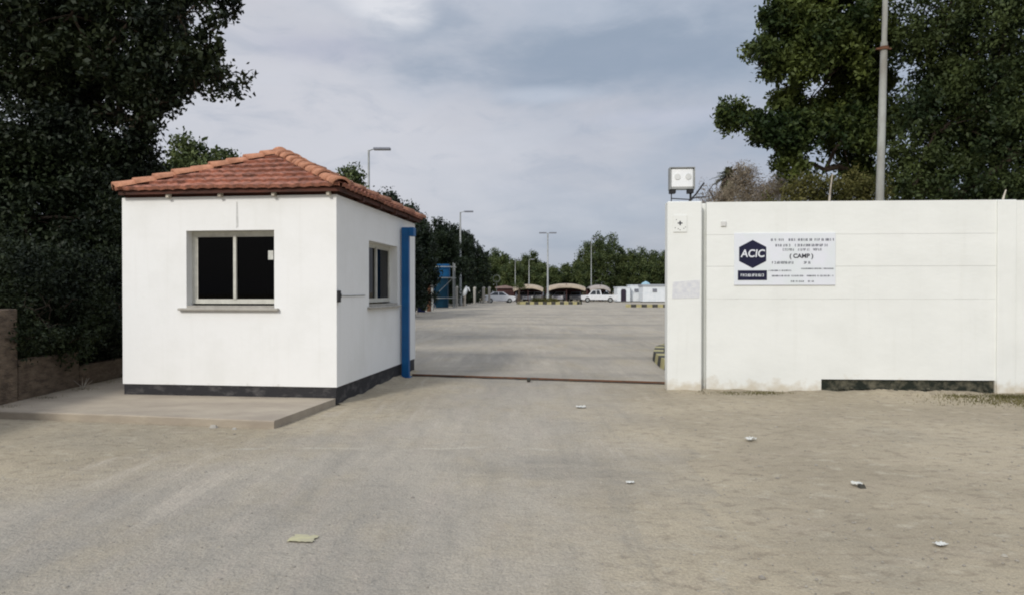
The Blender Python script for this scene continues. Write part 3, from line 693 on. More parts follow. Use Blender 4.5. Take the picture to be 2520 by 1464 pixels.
# ------------------------------------------------------------------ foliage
def qmesh(name, V, nq, m, parent=None, loc=None):
    me = bpy.data.meshes.new(name); me.vertices.add(nq*4); me.vertices.foreach_set('co', V.astype(np.float32).ravel())
    me.loops.add(nq*4); me.loops.foreach_set('vertex_index', np.arange(nq*4, dtype=np.int32))
    me.polygons.add(nq); me.polygons.foreach_set('loop_start', np.arange(0, nq*4, 4, dtype=np.int32)); me.polygons.foreach_set('loop_total', np.full(nq, 4, dtype=np.int32))
    me.update(calc_edges=True); me.materials.append(m)
    o = bpy.data.objects.new(name, me); COL.objects.link(o)
    if parent: o.parent = parent
    return o
def leafquads(P_, size, rs, up=.3, asp=.5):
    n = len(P_); d = rs.normal(size=(n, 3)); d[:, 2] -= .15; d /= np.linalg.norm(d, axis=1)[:, None]
    nr = rs.normal(size=(n, 3)); nr[:, 2] += up*3; nr -= d*(nr*d).sum(1)[:, None]; nr /= np.linalg.norm(nr, axis=1)[:, None]
    s = np.cross(d, nr); l = size*rs.uniform(.6, 1.25, n)[:, None]; w_ = l*asp
    a = P_-d*l*.5; c = P_+d*l*.5; b = P_+s*w_*.5+nr*l*.1; e = P_-s*w_*.5+nr*l*.1
    return np.stack([a, b, c, e], 1).reshape(-1, 3)
def crown_pts(blobs, n, per, sig, rs, gap=.35, shell=.75):
    """clusters of leaves spread in the outer part of lobes; a 3-D wave field opens gaps"""
    B_ = np.array([(*c, r) for c, r in blobs], float); wgt = B_[:, 3]**2; wgt /= wgt.sum()
    nc = int(n/per*1.6); k = rs.choice(len(B_), nc, p=wgt); d = rs.normal(size=(nc, 3)); d /= np.linalg.norm(d, axis=1)[:, None]
    rad = np.where(rs.random(nc) < shell, 1-np.abs(rs.normal(0, .14, nc)), rs.random(nc)**.5)
    rad = rad*(1+.16*np.sin(d[:, 0]*7+k)+.12*np.sin(d[:, 2]*11+2*k))
    C = B_[k, :3]+d*(rad*B_[k, 3])[:, None]*np.array([1, 1, .85])
    f = np.sin(C[:, 0]*2.9+1)+np.sin(C[:, 1]*3.3+2)+np.sin(C[:, 2]*3.7)+.6*np.sin(C[:, 0]*6.1-C[:, 2]*5.3)
    keep = f > np.quantile(f, gap*.6); C = C[keep][:int(n/per)]
    P_ = np.repeat(C, per, 0); sg = sig*np.repeat(rs.uniform(.5, 1.3, len(C)), per)[:, None]
    return P_+np.clip(rs.normal(size=P_.shape), -1.5, 1.5)*sg
def tree(name, base, blobs, n, leaf, m, label, group=None, seed=1, cat='tree', per=22, sig=.16, gap=.35, trunk=.2, limbs=True, up=.3, asp=.5, shell=.75):
    rs = np.random.RandomState(seed); T = empty(name, base, 0, label, cat, group); b0 = Vector(base)
    lb = [(Vector(c)-b0, r) for c, r in blobs]
    P_ = crown_pts([(tuple(c), r) for c, r in lb], n, per, sig, rs, gap, shell)
    P_ = P_[P_[:, 2] > .03]
    qmesh('crown', leafquads(P_, leaf, rs, up, asp), len(P_), m, T)
    if trunk:
        mb = MB(); cen = sum((c for c, r in lb), Vector())/len(lb); fork = Vector((cen.x*.35, cen.y*.35, max(.5, cen.z*.42)))
        mb.tube([(0, 0, -.05), (fork.x*.35+.05, fork.y*.4, fork.z*.5), tuple(fork)], [trunk*1.25, trunk, trunk*.85], 10)
        rr = random.Random(seed)
        nodes = [(fork, trunk*.7)]
        for c, r in sorted(lb, key=lambda q: (q[0]-fork).length):
            p, pr_ = min(nodes, key=lambda q: (q[0]-c).length+.25*(q[0]-fork).length); rc = max(trunk*.1, pr_*.62)
            mid = p.lerp(c, .5)+Vector((rr.uniform(-.12, .12), rr.uniform(-.12, .12), rr.uniform(-.05, .15)))
            mb.tube([tuple(p), tuple(mid), tuple(c)], [pr_*.8, (pr_*.8+rc)/2, rc], 6); nodes.append((c, rc))
            for q in range(4):
                e_ = c+Vector((rr.gauss(0, 1), rr.gauss(0, 1), rr.gauss(0, .8))).normalized()*r*.75
                mb.tube([tuple(c), tuple(c.lerp(e_, .5)+Vector((0, 0, .04))), tuple(e_)], [trunk*.09, trunk*.06, trunk*.02], 5)
        mb.build('trunk', M['bark'], T)
    return T
def pb(px, py, Y, rpx): return (at(px, py, Y), rpx/F*Y)

# big tree, upper left
bl = [pb(40, 60, 13.5, 150), pb(180, 40, 13, 150), pb(320, 60, 13.2, 140), pb(440, 40, 12.8, 105), pb(500, 10, 12.6, 90), pb(535, 70, 12.7, 55), pb(470, 160, 12.6, 85),
      pb(540, 195, 12.5, 58), pb(370, 200, 12.8, 95), pb(390, 262, 12.7, 45), pb(345, 305, 12.9, 34), pb(250, 180, 13.2, 130), pb(90, 200, 13.5, 140), pb(480, 225, 12.7, 36),
      pb(150, -180, 13.5, 190), pb(400, -150, 13.2, 170), pb(-120, 0, 13.5, 200), pb(-120, -220, 14, 200), pb(300, 100, 14.5, 170), pb(120, 120, 15, 200), pb(330, 330, 13, 55), pb(300, 290, 13.4, 80), pb(420, 250, 12.8, 50), pb(520, 120, 12.6, 50), pb(200, 260, 14, 120)]
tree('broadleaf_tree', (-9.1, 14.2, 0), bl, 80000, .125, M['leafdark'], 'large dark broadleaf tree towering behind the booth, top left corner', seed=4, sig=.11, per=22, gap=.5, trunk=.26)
# dense dark growth under it
bl = [pb(40, 380, 12.6, 130), pb(170, 360, 12.9, 120), pb(280, 420, 13.2, 95), pb(330, 430, 13.3, 50), pb(60, 540, 12.0, 130), pb(200, 540, 12.4, 130), pb(290, 560, 13, 100),
      pb(-60, 700, 11.5, 140), pb(90, 700, 11.8, 120), pb(210, 700, 12.2, 120), pb(300, 700, 13, 100), pb(-100, 450, 12, 160), pb(250, 800, 12.6, 90), pb(340, 600, 13.6, 70), pb(150, 850, 12.2, 90), pb(240, 450, 14, 130), pb(100, 450, 14, 150), pb(320, 380, 13.4, 60), pb(260, 340, 13.4, 80)]
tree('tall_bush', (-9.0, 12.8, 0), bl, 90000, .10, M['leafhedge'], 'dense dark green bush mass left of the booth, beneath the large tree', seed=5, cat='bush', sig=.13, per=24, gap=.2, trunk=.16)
# shrub hanging over the brown wall
bl = [((-6.75, 8.9, 1.38), .3), ((-6.55, 9.5, 1.1), .36), ((-6.5, 10.1, 1.0), .40), ((-6.52, 10.7, .95), .42), ((-6.55, 11.3, .9), .45), ((-6.6, 12.0, .95), .5), ((-6.7, 12.8, .95), .55),
      ((-6.9, 9.6, 1.6), .5), ((-6.9, 10.6, 1.6), .55), ((-6.9, 11.7, 1.6), .6), ((-7.6, 9.0, 1.4), .6), ((-7.8, 10.2, 1.8), .8), ((-7.4, 13.5, 1.3), .8)]+[((-6.28-.012*k, 8.95+.42*k, .86+.15*math.sin(k*2.1)), .30+.05*math.sin(k*1.3)) for k in range(11)]+[((-6.36-.01*k, 9.0+.45*k, 1.28), .26) for k in range(10)]+[((-7.0, 8.9+.7*k, 1.75), .5) for k in range(6)]+[((-6.8, 9.1+.5*k, .7), .42) for k in range(9)]+[((-7.1, 9.1+.8*k, .4), .5) for k in range(6)]
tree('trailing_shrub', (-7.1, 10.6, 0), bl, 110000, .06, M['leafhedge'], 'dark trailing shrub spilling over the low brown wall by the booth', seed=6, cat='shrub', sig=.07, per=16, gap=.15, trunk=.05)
# big tree right
bl = [pb(1960, 50, 16, 70), pb(1910, 40, 15.8, 36), pb(2060, 60, 16, 90), pb(1880, 150, 15.8, 52), pb(1950, 170, 16, 62), pb(2040, 190, 16.2, 85), pb(2100, 100, 16.5, 90),
      pb(1800, 285, 15.6, 32), pb(1812, 325, 15.6, 26), pb(1850, 310, 15.7, 36), pb(1910, 330, 15.9, 55), pb(1985, 350, 16, 75), pb(2070, 350, 16.2, 80), pb(1950, 400, 16, 42), pb(2030, 420, 16.2, 45),
      pb(2140, 300, 16.6, 70), pb(2110, 430, 16.5, 45), pb(2050, -100, 16.5, 150), pb(1990, 20, 17, 60), pb(2130, 210, 17, 60), pb(1990, 250, 16.4, 50), pb(2080, 270, 16.6, 60), pb(1930, 250, 16.2, 30), pb(1880, 350, 16, 30), pb(2010, 120, 15.7, 60)]
tree('broadleaf_tree', (8.2, 17.2, 0), bl, 80000, .135, M['leafmid'], 'green broadleaf tree with ragged lobed crown behind the wall, left of the steel pole', seed=7, sig=.12, per=24, gap=.55, trunk=.22)
bl = [pb(2330, 60, 15, 150), pb(2470, 100, 14.5, 170), pb(2300, 330, 14.8, 120), pb(2400, 270, 14.6, 150), pb(2500, 380, 14, 150), pb(2260, 420, 14.8, 90), pb(2370, 480, 14.6, 120), pb(2230, 480, 14.6, 60),
      pb(2250, 120, 15.5, 70), pb(2480, 560, 14, 120), pb(2600, 250, 14.5, 180), pb(2350, -150, 15, 170), pb(2540, -100, 14.5, 180), pb(2280, 250, 15.6, 90), pb(2420, 400, 16, 170), pb(2480, 150, 16.5, 200), pb(2640, 500, 14.5, 170)]
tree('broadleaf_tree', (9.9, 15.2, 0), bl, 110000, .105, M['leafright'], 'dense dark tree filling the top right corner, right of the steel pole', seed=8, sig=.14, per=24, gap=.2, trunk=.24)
# olive shrubs above the wall
bl = [pb(1960, 468, 14, 30), pb(2030, 470, 13.8, 45), pb(2100, 465, 13.8, 45), pb(2150, 470, 13.8, 35), pb(2000, 520, 14, 60), pb(2100, 530, 14, 60), pb(1930, 530, 14, 50), pb(1980, 445, 14.1, 22)]
tree('olive_shrub', (6.5, 14, 0), bl, 11000, .07, M['leafolive'], 'yellowish olive shrub showing just above the white wall top', seed=9, cat='shrub', sig=.08, per=14, gap=.3, trunk=.05)
# dry palms above the wall
def palm(base, h, nf, fl, m, label, seed, name='palm_tree', trunkr=.16, group=None, cat='palm'):
    T = empty(name, base, 0, label, cat, group); rr = random.Random(seed); mb = MB(); mb.tube([(0, 0, -.02), (.03, 0, h*.5), (0, 0, h)], [trunkr*1.2, trunkr, trunkr], 9); mb.build('trunk', M['bark'], T)
    V = []
    for f in range(nf):
        az = rr.uniform(0, 6.28); el = rr.uniform(-.9, 1.45); L_ = fl*rr.uniform(.7, 1.1); d = Vector((math.cos(az), math.sin(az), 0)); sd_ = Vector((-d.y, d.x, 0)); pts = []
        for k in range(15):
            t_ = k/14; pts.append(Vector((0, 0, h))+d*L_*t_*math.cos(el)+Vector((0, 0, L_*(math.sin(el)*t_-.45*t_*t_))))
        for k in range(1, 14):
            for sgn in (-1, 1):
                for q in (0, .5):
                    p = pts[k].lerp(pts[k+1], q); tan = (pts[k+1]-pts[k]).normalized(); dd = (sd_*sgn+tan*.9+Vector((0, 0, rr.uniform(-.3, .4)))).normalized(); l_ = fl*.24*(1-.6*k/14)*rr.uniform(.8, 1.2); w_ = tan*.014
                    V += [p-w_, p+w_, p+dd*l_+w_*.2, p+dd*l_-w_*.2]
    V = np.array([tuple(v) for v in V]); qmesh('crown', V, len(V)//4, m, T); return T
a = at(1792, 440, 20.5); palm((a.x, 20.5, 0), a.z, 70, .55, M['leafpalm'], 'grey green palm top poking out of the bare dry shrub beside the flood light', 11)
M['drytwig'] = leafmat('dry_twig', (.14, .105, .075), (.34, .29, .21), .15)
bl = [pb(1745, 470, 19, 26), pb(1770, 445, 19, 24), pb(1815, 440, 19.3, 30), pb(1845, 450, 19, 30), pb(1760, 500, 19, 34), pb(1810, 490, 19, 40), pb(1860, 490, 19, 30), pb(1830, 425, 19, 18)]
tree('dry_shrub', (6.2, 19, 0), bl, 9000, .12, M['drytwig'], 'bare brownish dry shrub above the wall just right of the flood light', seed=71, cat='shrub', sig=.13, per=9, gap=.4, trunk=.06, asp=.13, up=0)
bl = [pb(1900, 455, 18.5, 26), pb(1930, 445, 18.5, 22), pb(1890, 480, 18.5, 30), pb(1940, 475, 18.5, 32), pb(1985, 455, 18.6, 24), pb(2020, 450, 18.6, 20)]
tree('dry_shrub', (7.2, 18.5, 0), bl, 6000, .11, M['drytwig'], 'pale dry shrub behind the olive shrub, under the ragged green crown', seed=72, cat='shrub', sig=.12, per=9, gap=.4, trunk=.06, asp=.13, up=0)
# row of trees along the left of the yard
def generic(seed, h, wdt, low=1.0, nb=12):
    rr = random.Random(seed); bl = []
    for k in range(nb):
        t_ = (k+.5)/nb; z = low+(h-low)*t_*.9; wr = wdt*math.sin(math.pi*min(.95, .22+t_*.75))**.8; a_ = k*2.4+rr.uniform(-.4, .4)
        rb = wdt*rr.uniform(.30, .44)*(1 if t_ < .8 else .75); q = max(0, wr-rb*.7)*rr.uniform(.5, 1)
        bl.append(((q*math.cos(a_), q*math.sin(a_), z), rb))
    for k in range(3): bl.append(((0, 0, low+(h-low)*(.25+.2*k)), wdt*.55))
    return bl
ROWL = 'line of dark trees along the left edge of the yard'
row = [  # px, top y, Y, half width
    (395, 395, 23, 2.2, 'thin'), (470, 285, 25, 1.9, ''), (560, 335, 28, 1.6, ''), (690, 420, 31, 2.4, ''), (868, 390, 34, 2.1, ''), (962, 446, 40, 2.2, ''), (1010, 482, 47, 2.2, ''), (1036, 505, 58, 1.5, ''), (1083, 522, 70, 2.8, ''), (1118, 540, 84, 3.4, ''), (1150, 556, 98, 3.6, '')]
rowl = ['dark tree peeping over the left end of the booth roof, lowest one', 'tallest dark tree peeping over the left slope of the booth roof', 'dark tree whose top shows left of the booth roof peak', 'dark tree hidden behind the booth roof peak', 'dark tree top beside the nearest street lamp behind the roof',
        'dark tree top over the right slope of the booth roof', 'dark tree just above the right eave corner of the booth', 'dark tree right beside the booth back corner', 'second dark tree from the booth along the yard edge', 'dark tree behind the blue metal tower', 'last dark tree of the left row, by the second street lamp']
for i, (px, ty, Y, hw_, _) in enumerate(row):
    a = at(px, ty, Y); bl = [((x+a.x, y+Y, z), r) for (x, y, z), r in generic(20+i, a.z*.97, hw_, .9, 13)]
    tree('broadleaf_tree', (a.x, Y, 0), bl, 26000, .15+.0012*Y, M['leaffar'] if i in (1, 2, 4) else M['leafrow'], rowl[i], ROWL, seed=30+i, sig=.2, per=16, gap=.22, trunk=.16, asp=.6)
# undergrowth low along the row
rr = random.Random(2)
for i in range(5):
    Y = 50+i*11; X = -16.6+.115*Y; bl = [((X+rr.uniform(-1.6, 1), Y+rr.uniform(-3, 3), rr.uniform(.6, 1.9)), rr.uniform(.9, 1.3)) for _ in range(7)]
    tree('dark_bush', (X, Y, 0), bl, 9000, .2, M['leafrow'], ['dark bush low beside the booth back corner, nearest of the row', 'dark bush beneath the second dark tree of the row', 'dark bush just left of the blue metal tower', 'dark bush behind the pale marker posts', 'last dark bush at the far end of the left tree row'][i], 'bushes under the left tree row', seed=60+i, cat='bush', sig=.2, per=14, gap=.15, trunk=.05)

# far tree line
FAR = 'trees closing the far end of the yard'
far = [(1192, 618, 122, 3.0), (1218, 604, 128, 2.8), (1240, 612, 122, 2.8), (1262, 632, 118, 2.4), (1292, 618, 124, 2.2), (1312, 608, 127, 2.0), (1336, 640, 120, 2.6), (1362, 652, 118, 2.6), (1392, 648, 121, 2.8), (1420, 632, 124, 2.6),
       (1446, 582, 117, 2.9), (1474, 560, 115, 3.5), (1504, 562, 118, 3.3), (1528, 602, 124, 2.4), (1552, 608, 118, 2.8), (1578, 598, 121, 2.8), (1606, 606, 117, 2.9), (1634, 612, 119, 2.8), (1662, 600, 122, 3.0), (1700, 605, 120, 3.2)]
fl_ = ['far tree at the left end of the far tree line', 'far tree with a round top, second from the left end', 'far tree above the white hatchback', 'low far tree over the reddish long shed', 'slim far tree left of the double arm lamp', 'slim taller far tree nearest left of the double arm lamp',
       'low far tree directly behind the double arm lamp', 'low far tree just right of the double arm lamp', 'low far tree above the middle shade canopy', 'far tree rising at the left flank of the tallest pair', 'far tree leaning on the left of the tallest pair', 'tallest far tree, left one of the pair',
       'tallest far tree, right one of the pair', 'lower far tree in the notch right of the tallest pair', 'far tree above the dark cabin doorway', 'far tree above the pale blue tank', 'far tree above the white cabins', 'far tree beside the gate column edge', 'far tree hidden behind the gate column', 'far tree behind the floodlit gate column, farthest right']
for i, (px, ty, Y, hw_) in enumerate(far):
    a = at(px, ty, Y); bl = [((x+a.x, y+Y, z), r) for (x, y, z), r in generic(120+i, a.z*.98, hw_, .8, 12)]
    tree('broadleaf_tree', (a.x, Y, 0), bl, 9000, .30, M['leaffar'], fl_[i], FAR, seed=150+i, sig=.28, per=12, gap=.25, trunk=.16, up=.4, asp=.6)

# ------------------------------------------------------------------ brown wall at the left
BWL = empty('brown_wall', (-6.22, 7.6, 0), R(3.2), 'rough brown block wall at far left that steps down towards the booth', 'wall')
ys = [-4.2, -3.0, -1.8, -.6, 1.18, 2.55, 4.0, 5.4, 6.8, 8.2, 9.6]
rr = random.Random(4)
for k in range(len(ys)-1):
    mb = MB(); o_ = rr.uniform(-.012, .012); mb.bbox(-.16+o_, o_, ys[k]+.012, ys[k+1]-.012, 0, (1.25 if ys[k] < 1 else .62 if ys[k] < 2 else .4)+rr.uniform(-.03, .02), .012); mb.build('wall_section', M['brownwall'], BWL)
for k in range(1, len(ys)-1):
    mb = MB(); mb.box(-.14, -.03, ys[k]-.0119, ys[k]+.0119, 0, 1.2 if ys[k] < 1 else .58 if ys[k] < 2 else .35); mb.build('joint', M['kblack'], BWL)
# dry weeds at wall feet
def tufts(pts, n, h, m, seed):
    rs = np.random.RandomState(seed); V = []
    for k in range(n):
        x, y, sp = pts[rs.randint(len(pts))]; x += rs.normal()*sp; y += rs.normal()*sp*.3; hh = h*rs.uniform(.4, 1.2); a_ = rs.uniform(0, 6.28); w_ = .005; lx, ly = rs.normal(size=2)*hh*.5
        V += [(x-w_*math.cos(a_), y-w_*math.sin(a_), 0), (x+w_*math.cos(a_), y+w_*math.sin(a_), 0), (x+lx, y+ly, hh), (x+lx-.002, y+ly, hh)]
    return np.array(V), n
V, n_ = tufts([(-6.1, 9.0, .12), (-6.15, 9.8, .15), (-6.2, 10.6, .2), (-6.1, 8.3, .1), (-6.2, 11.3, .3)], 900, .11, M['grass'], 3)
tag(qmesh('weeds', V, n_, M['grass']), 'dry weeds along the foot of the brown wall', 'weeds', kind='stuff')
V, n_ = tufts([(6.6, 9.75, .35), (7.2, 9.7, .3), (7.0, 9.45, .5), (3.4, 10.05, .3), (7.8, 9.6, .4), (7.4, 9.0, .5), (6.8, 9.2, .5)], 5200, .03, M['grass'], 4)
tag(qmesh('dry_grass', V, n_, M['grass']), 'thin dry grass along the foot of the white wall', 'grass', kind='stuff')
# grass sprig on the slab edge by the wall
mb = MB(); a = gnd(205, 972)
for k in range(7): mb.tube([(0, 0, 0), (rr.uniform(-.05, .05), rr.uniform(-.03, .03), .1), (rr.uniform(-.12, .12), rr.uniform(-.06, .06), rr.uniform(.15, .26))], [.006, .005, .002], 5)
o = mb.build('weed_sprig', M['raft']); o.location = (a.x, a.y, 0); tag(o, 'pale dry sprig growing at the slab beside the brown wall', 'weed')

# ------------------------------------------------------------------ street lamps
def lamp(px, ty, Y, arm, head, label, double=False, r=.09):
    a = at(px, ty, Y); T = empty('street_lamp', (a.x, Y, 0), 0, label, 'street lamp', 'street lamps of the yard'); h = a.z
    mb = MB(); mb.tube([(0, 0, 0), (0, 0, 1.2), (0, 0, 1.21), (0, 0, h)], [r*1.5, r*1.4, r, r*.62], 10); mb.build('pole', M['steel'], T)
    for s in ((1, -1) if double else (1,)):
        mb = MB(); mb.tube([(0, 0, h-.05), (s*arm*.5, 0, h+.03), (s*arm, 0, h+.06)], .035, 6); mb.build('arm', M['steel'], T)
        mb = MB(); x0_, x1_ = sorted((s*arm*.9, s*(arm+head))); mb.bbox(x0_, x1_, -.16, .16, h+.0, h+.15, .03); mb.build('lamp_head', M['cargrey'], T)
    return T
lamp(908, 371, 41, .32, .98, 'nearest street lamp rising above the booth roof with its head pointing right')
lamp(1133, 523, 72, .45, .9, 'second street lamp standing right of the booth and the blue tower', r=.12)
lamp(1348, 575, 87, .2, .9, 'double arm street lamp on the striped island in the yard centre', True, r=.12)
lamp(1455, 588, 112, .2, .9, 'thin far street lamp in front of the tallest trees', r=.08)
lamp(1302, 640, 113, .2, .7, 'faint short far street lamp just left of the double arm lamp', r=.09)
lamp(1268, 640, 116, .2, .7, 'faint far street lamp above the long reddish shed', r=.07)

# ------------------------------------------------------------------ kerbs and island
def kerbrun(pts, name, label, seglen=.7, w_=.22, h=.17, closed=False):
    T = empty(name, (*pts[0], 0), 0, label, 'kerb'); o_ = Vector(pts[0]); mbs = [MB(), MB()]; i = 0
    P_ = [Vector(p)-o_ for p in pts]+([Vector((0, 0))] if closed else [])
    for a_, b_ in zip(P_, P_[1:]):
        L_ = (b_-a_).length; n_ = max(1, round(L_/seglen)); d = (b_-a_).normalized(); nn_ = Vector((-d.y, d.x))*w_/2
        for k in range(n_):
            p, q = a_+d*(L_*k/n_+.004), a_+d*(L_*(k+1)/n_-.004)
            vs_ = [p-nn_, q-nn_, q+nn_, p+nn_]; vt = [p-nn_*.8, q-nn_*.8, q+nn_*.8, p+nn_*.8]
            mbs[i % 2].add([(*v, 0) for v in vs_]+[(*v, h) for v in vt], [(4, 5, 6, 7), (0, 1, 5, 4), (1, 2, 6, 5), (2, 3, 7, 6), (3, 0, 4, 7)]); i += 1
    mbs[0].build('yellow_blocks', M['yellow'], T); mbs[1].build('black_blocks', M['kblack'], T); return T
A, Bq = gnd(1283, 749), gnd(1432, 749)
isl = [(A.x, A.y), (Bq.x-.6, A.y-.3), (Bq.x, A.y+1.2), (Bq.x-.3, A.y+5), (A.x+.4, A.y+5), (A.x-.4, A.y+2)]
kerbrun(isl, 'island_kerb', 'yellow and black striped kerb round the lamp island in the yard centre', .5, .3, .32, True)
mb = MB(); mb.add([(x, y+.1*(1 if y < A.y+3 else -1), .27) for x, y in isl], [tuple(range(6))]); o = mb.build('island_soil', M['sand']); tag(o, kind='structure')
bl = [((at(px, 740, A.y+1.5).x, A.y+1.5+rr.uniform(-.4, .8), .36+.1*rr.random()), .34) for px in range(1312, 1372, 7)]
tree('low_shrub', (at(1340, 740, A.y).x, A.y+1.5, .27), bl, 5000, .1, M['leafolive'], 'low yellow green plants round the foot of the island lamp', seed=90, cat='shrub', sig=.1, per=10, gap=.1, trunk=0)
k0 = gnd(1540, 756); k1 = gnd(1700, 757)
kerbrun([(k0.x, k0.y), (k1.x, k1.y)], 'striped_kerb', 'yellow and black striped kerb in front of the white cabins', .5, .3, .3)
kerbrun([(2.98, 12.2), (3.0, 13.4), (3.14, 14.8), (3.47, 16.2), (4.1, 17.6), (5.2, 18.8), (7, 19.4)], 'striped_kerb', 'yellow and black striped kerb curving away just behind the gate column', .42, .26, .2)
mb = MB(); a, b = gnd(1072, 752), gnd(1150, 752); mb.bbox(a.x, b.x, a.y-.1, a.y+.1, 0, .22, .02); tag(mb.build('concrete_kerb', mat('pale_kerb', (.42, .40, .36))), 'pale plain concrete kerb at the foot of the second street lamp', 'kerb')
a, b = gnd(1160, 752), gnd(1250, 746); 

# ------------------------------------------------------------------ blue tower, posts, drum
T = empty('metal_tower', (at(1092, 750, 64).x, 64, 0), 0, 'blue metal frame tower with a blue box in front of the dark trees', 'tower')
h_ = 4.1; hw_ = .95
for sx_ in (-1, 1):
    for s2 in (-1, 1):
        mb = MB(); mb.tube([(sx_*hw_, s2*.8, 0), (sx_*hw_, s2*.8, h_)], .05, 6); mb.build('leg', M['blue'] if sx_ < 0 else M['steel'], T)
mb = MB()
for z in (.9, 2.75, 3.75):
    for s2 in (-1, 1): mb.tube([(-hw_-.15, s2*.8, z), (hw_+.15, s2*.8, z)], .04, 6)
    for sx_ in (-1, 1): mb.tube([(sx_*hw_, -.8, z), (sx_*hw_, .8, z)], .04, 6)
mb.tube([(-hw_, -.8, .9), (hw_, -.8, 2.75)], .025, 5); mb.build('frame', M['steel'], T)
mb = MB(); mb.bbox(-.6, .55, -.6, .6, 2.8, 4.0, .05); mb.build('blue_tank', mat('bright_blue_tank', (.0, .075, .19), (.0, .05, .14), scale=2), T)
mb = MB(); mb.bbox(-.7, .4, -.5, .5, 0, 2.7, .04); mb.build('cabinet', mat('dark_teal_panel', (.0, .035, .07), (.0, .025, .05), scale=2), T)
WP = 'pale marker posts beside the left trees'
for i, (px, by, ty, Y, wd, lb) in enumerate(((1168, 742, 706, 80, .26, 'pale marker post nearest the second street lamp'), (1190, 741, 706, 88, .3, 'pale marker post just left of the white hatchback'), (1204, 740, 706, 92, .3, 'pale marker post right behind the white hatchback'),
                                         (1124, 746, 704, 66, .2, 'slim pale marker post between the blue tower and the street lamp'))):
    a = at(px, ty, Y); mb = MB(); mb.tube([(0, 0, 0), (0, 0, a.z-.25), (.03, 0, a.z-.1), (0, 0, a.z)], [wd*.5, wd*.6, wd*.7, wd*.2], 10); o = mb.build('marker_post', M['sill']); o.location = (a.x, Y, 0); tag(o, lb, 'post', WP)
# cloth-covered post beside the lamp
a = at(1146, 700, 71); T = empty('covered_post', (a.x, 71, 0), 0, 'white cloth draped over a brown post beside the second street lamp', 'post')
mb = MB(); mb.tube([(-.15, 0, 0), (-.1, 0, 1.2)], [.16, .12], 8); mb.build('post', M['raft'], T)
mb = MB(); mb.tube([(-.22, 0, .95), (-.12, 0, 1.3), (.02, 0, 1.7), (.08, 0, 2.05)], [.08, .22, .2, .06], 10); mb.tube([(.02, 0, 1.85), (.28, 0, 1.85), (.42, 0, 1.5)], [.1, .11, .04], 8); mb.build('white_cloth', M['cabin'], T)
# bowl lamp on post
a = at(1064, 694, 54); T = empty('bowl_lamp', (a.x, 54, 0), 0, 'short post with white conical shade left of the blue tower', 'lamp')
mb = MB(); mb.tube([(0, 0, 0), (0, 0, a.z-.3)], .09, 8); mb.build('post', M['steel'], T)
mb = MB(); mb.tube([(0, 0, a.z-.38), (0, 0, a.z-.3), (0, 0, a.z)], [.2, .36, .06], 14); mb.build('shade', M['cabin'], T)
mb = MB(); mb.bbox(-.55, -.1, -.2, .2, 0, 1.5, .03); o = mb.build('control_cabinet', mat('green_grey_box', (.13, .16, .14))); o.location = (a.x, 54.3, 0); tag(o, 'narrow grey green cabinet beneath the white conical lamp', 'cabinet')
# barrel beside the booth
a = at(1040, 768, 50); mb = MB(); mb.tube([(0, 0, 0), (0, 0, .28), (0, 0, .3), (0, 0, .32), (0, 0, .58), (0, 0, .6), (0, 0, .62), (0, 0, .9)], [.29, .29, .31, .29, .29, .31, .29, .29], 16)
o = mb.build('steel_drum', mat('navy_drum_paint', (.01, .02, .09), (.02, .03, .10))); o.location = (a.x-.1, 50, 0); tag(o, 'dark blue steel drum standing beyond the booth corner', 'drum')
mb = MB(); mb.tube([(0, 0, 0), (.02, 0, 2.6)], [.16, .12], 8); o = mb.build('wooden_post', M['rust']); o.location = (at(1056, 760, 52).x, 52, 0); tag(o, 'reddish brown post standing just right of the dark blue drum', 'post')
# round sign
a = at(1222, 686, 100); T = empty('round_sign', (a.x, 100, 0), 0, 'round grey sign on a thin post above the white hatchback', 'sign')
mb = MB(); mb.tube([(0, 0, 0), (0, 0, a.z-.3)], .04, 6); mb.build('post', M['steel'], T)
mb = MB(); pts = [(math.cos(k*math.pi/10)*.5, 0, a.z+math.sin(k*math.pi/10)*.5) for k in range(21)]; mb.tube(pts, .07, 6, cap=False); mb.build('ring', mat('ring_grey', (.17, .19, .16)), T)

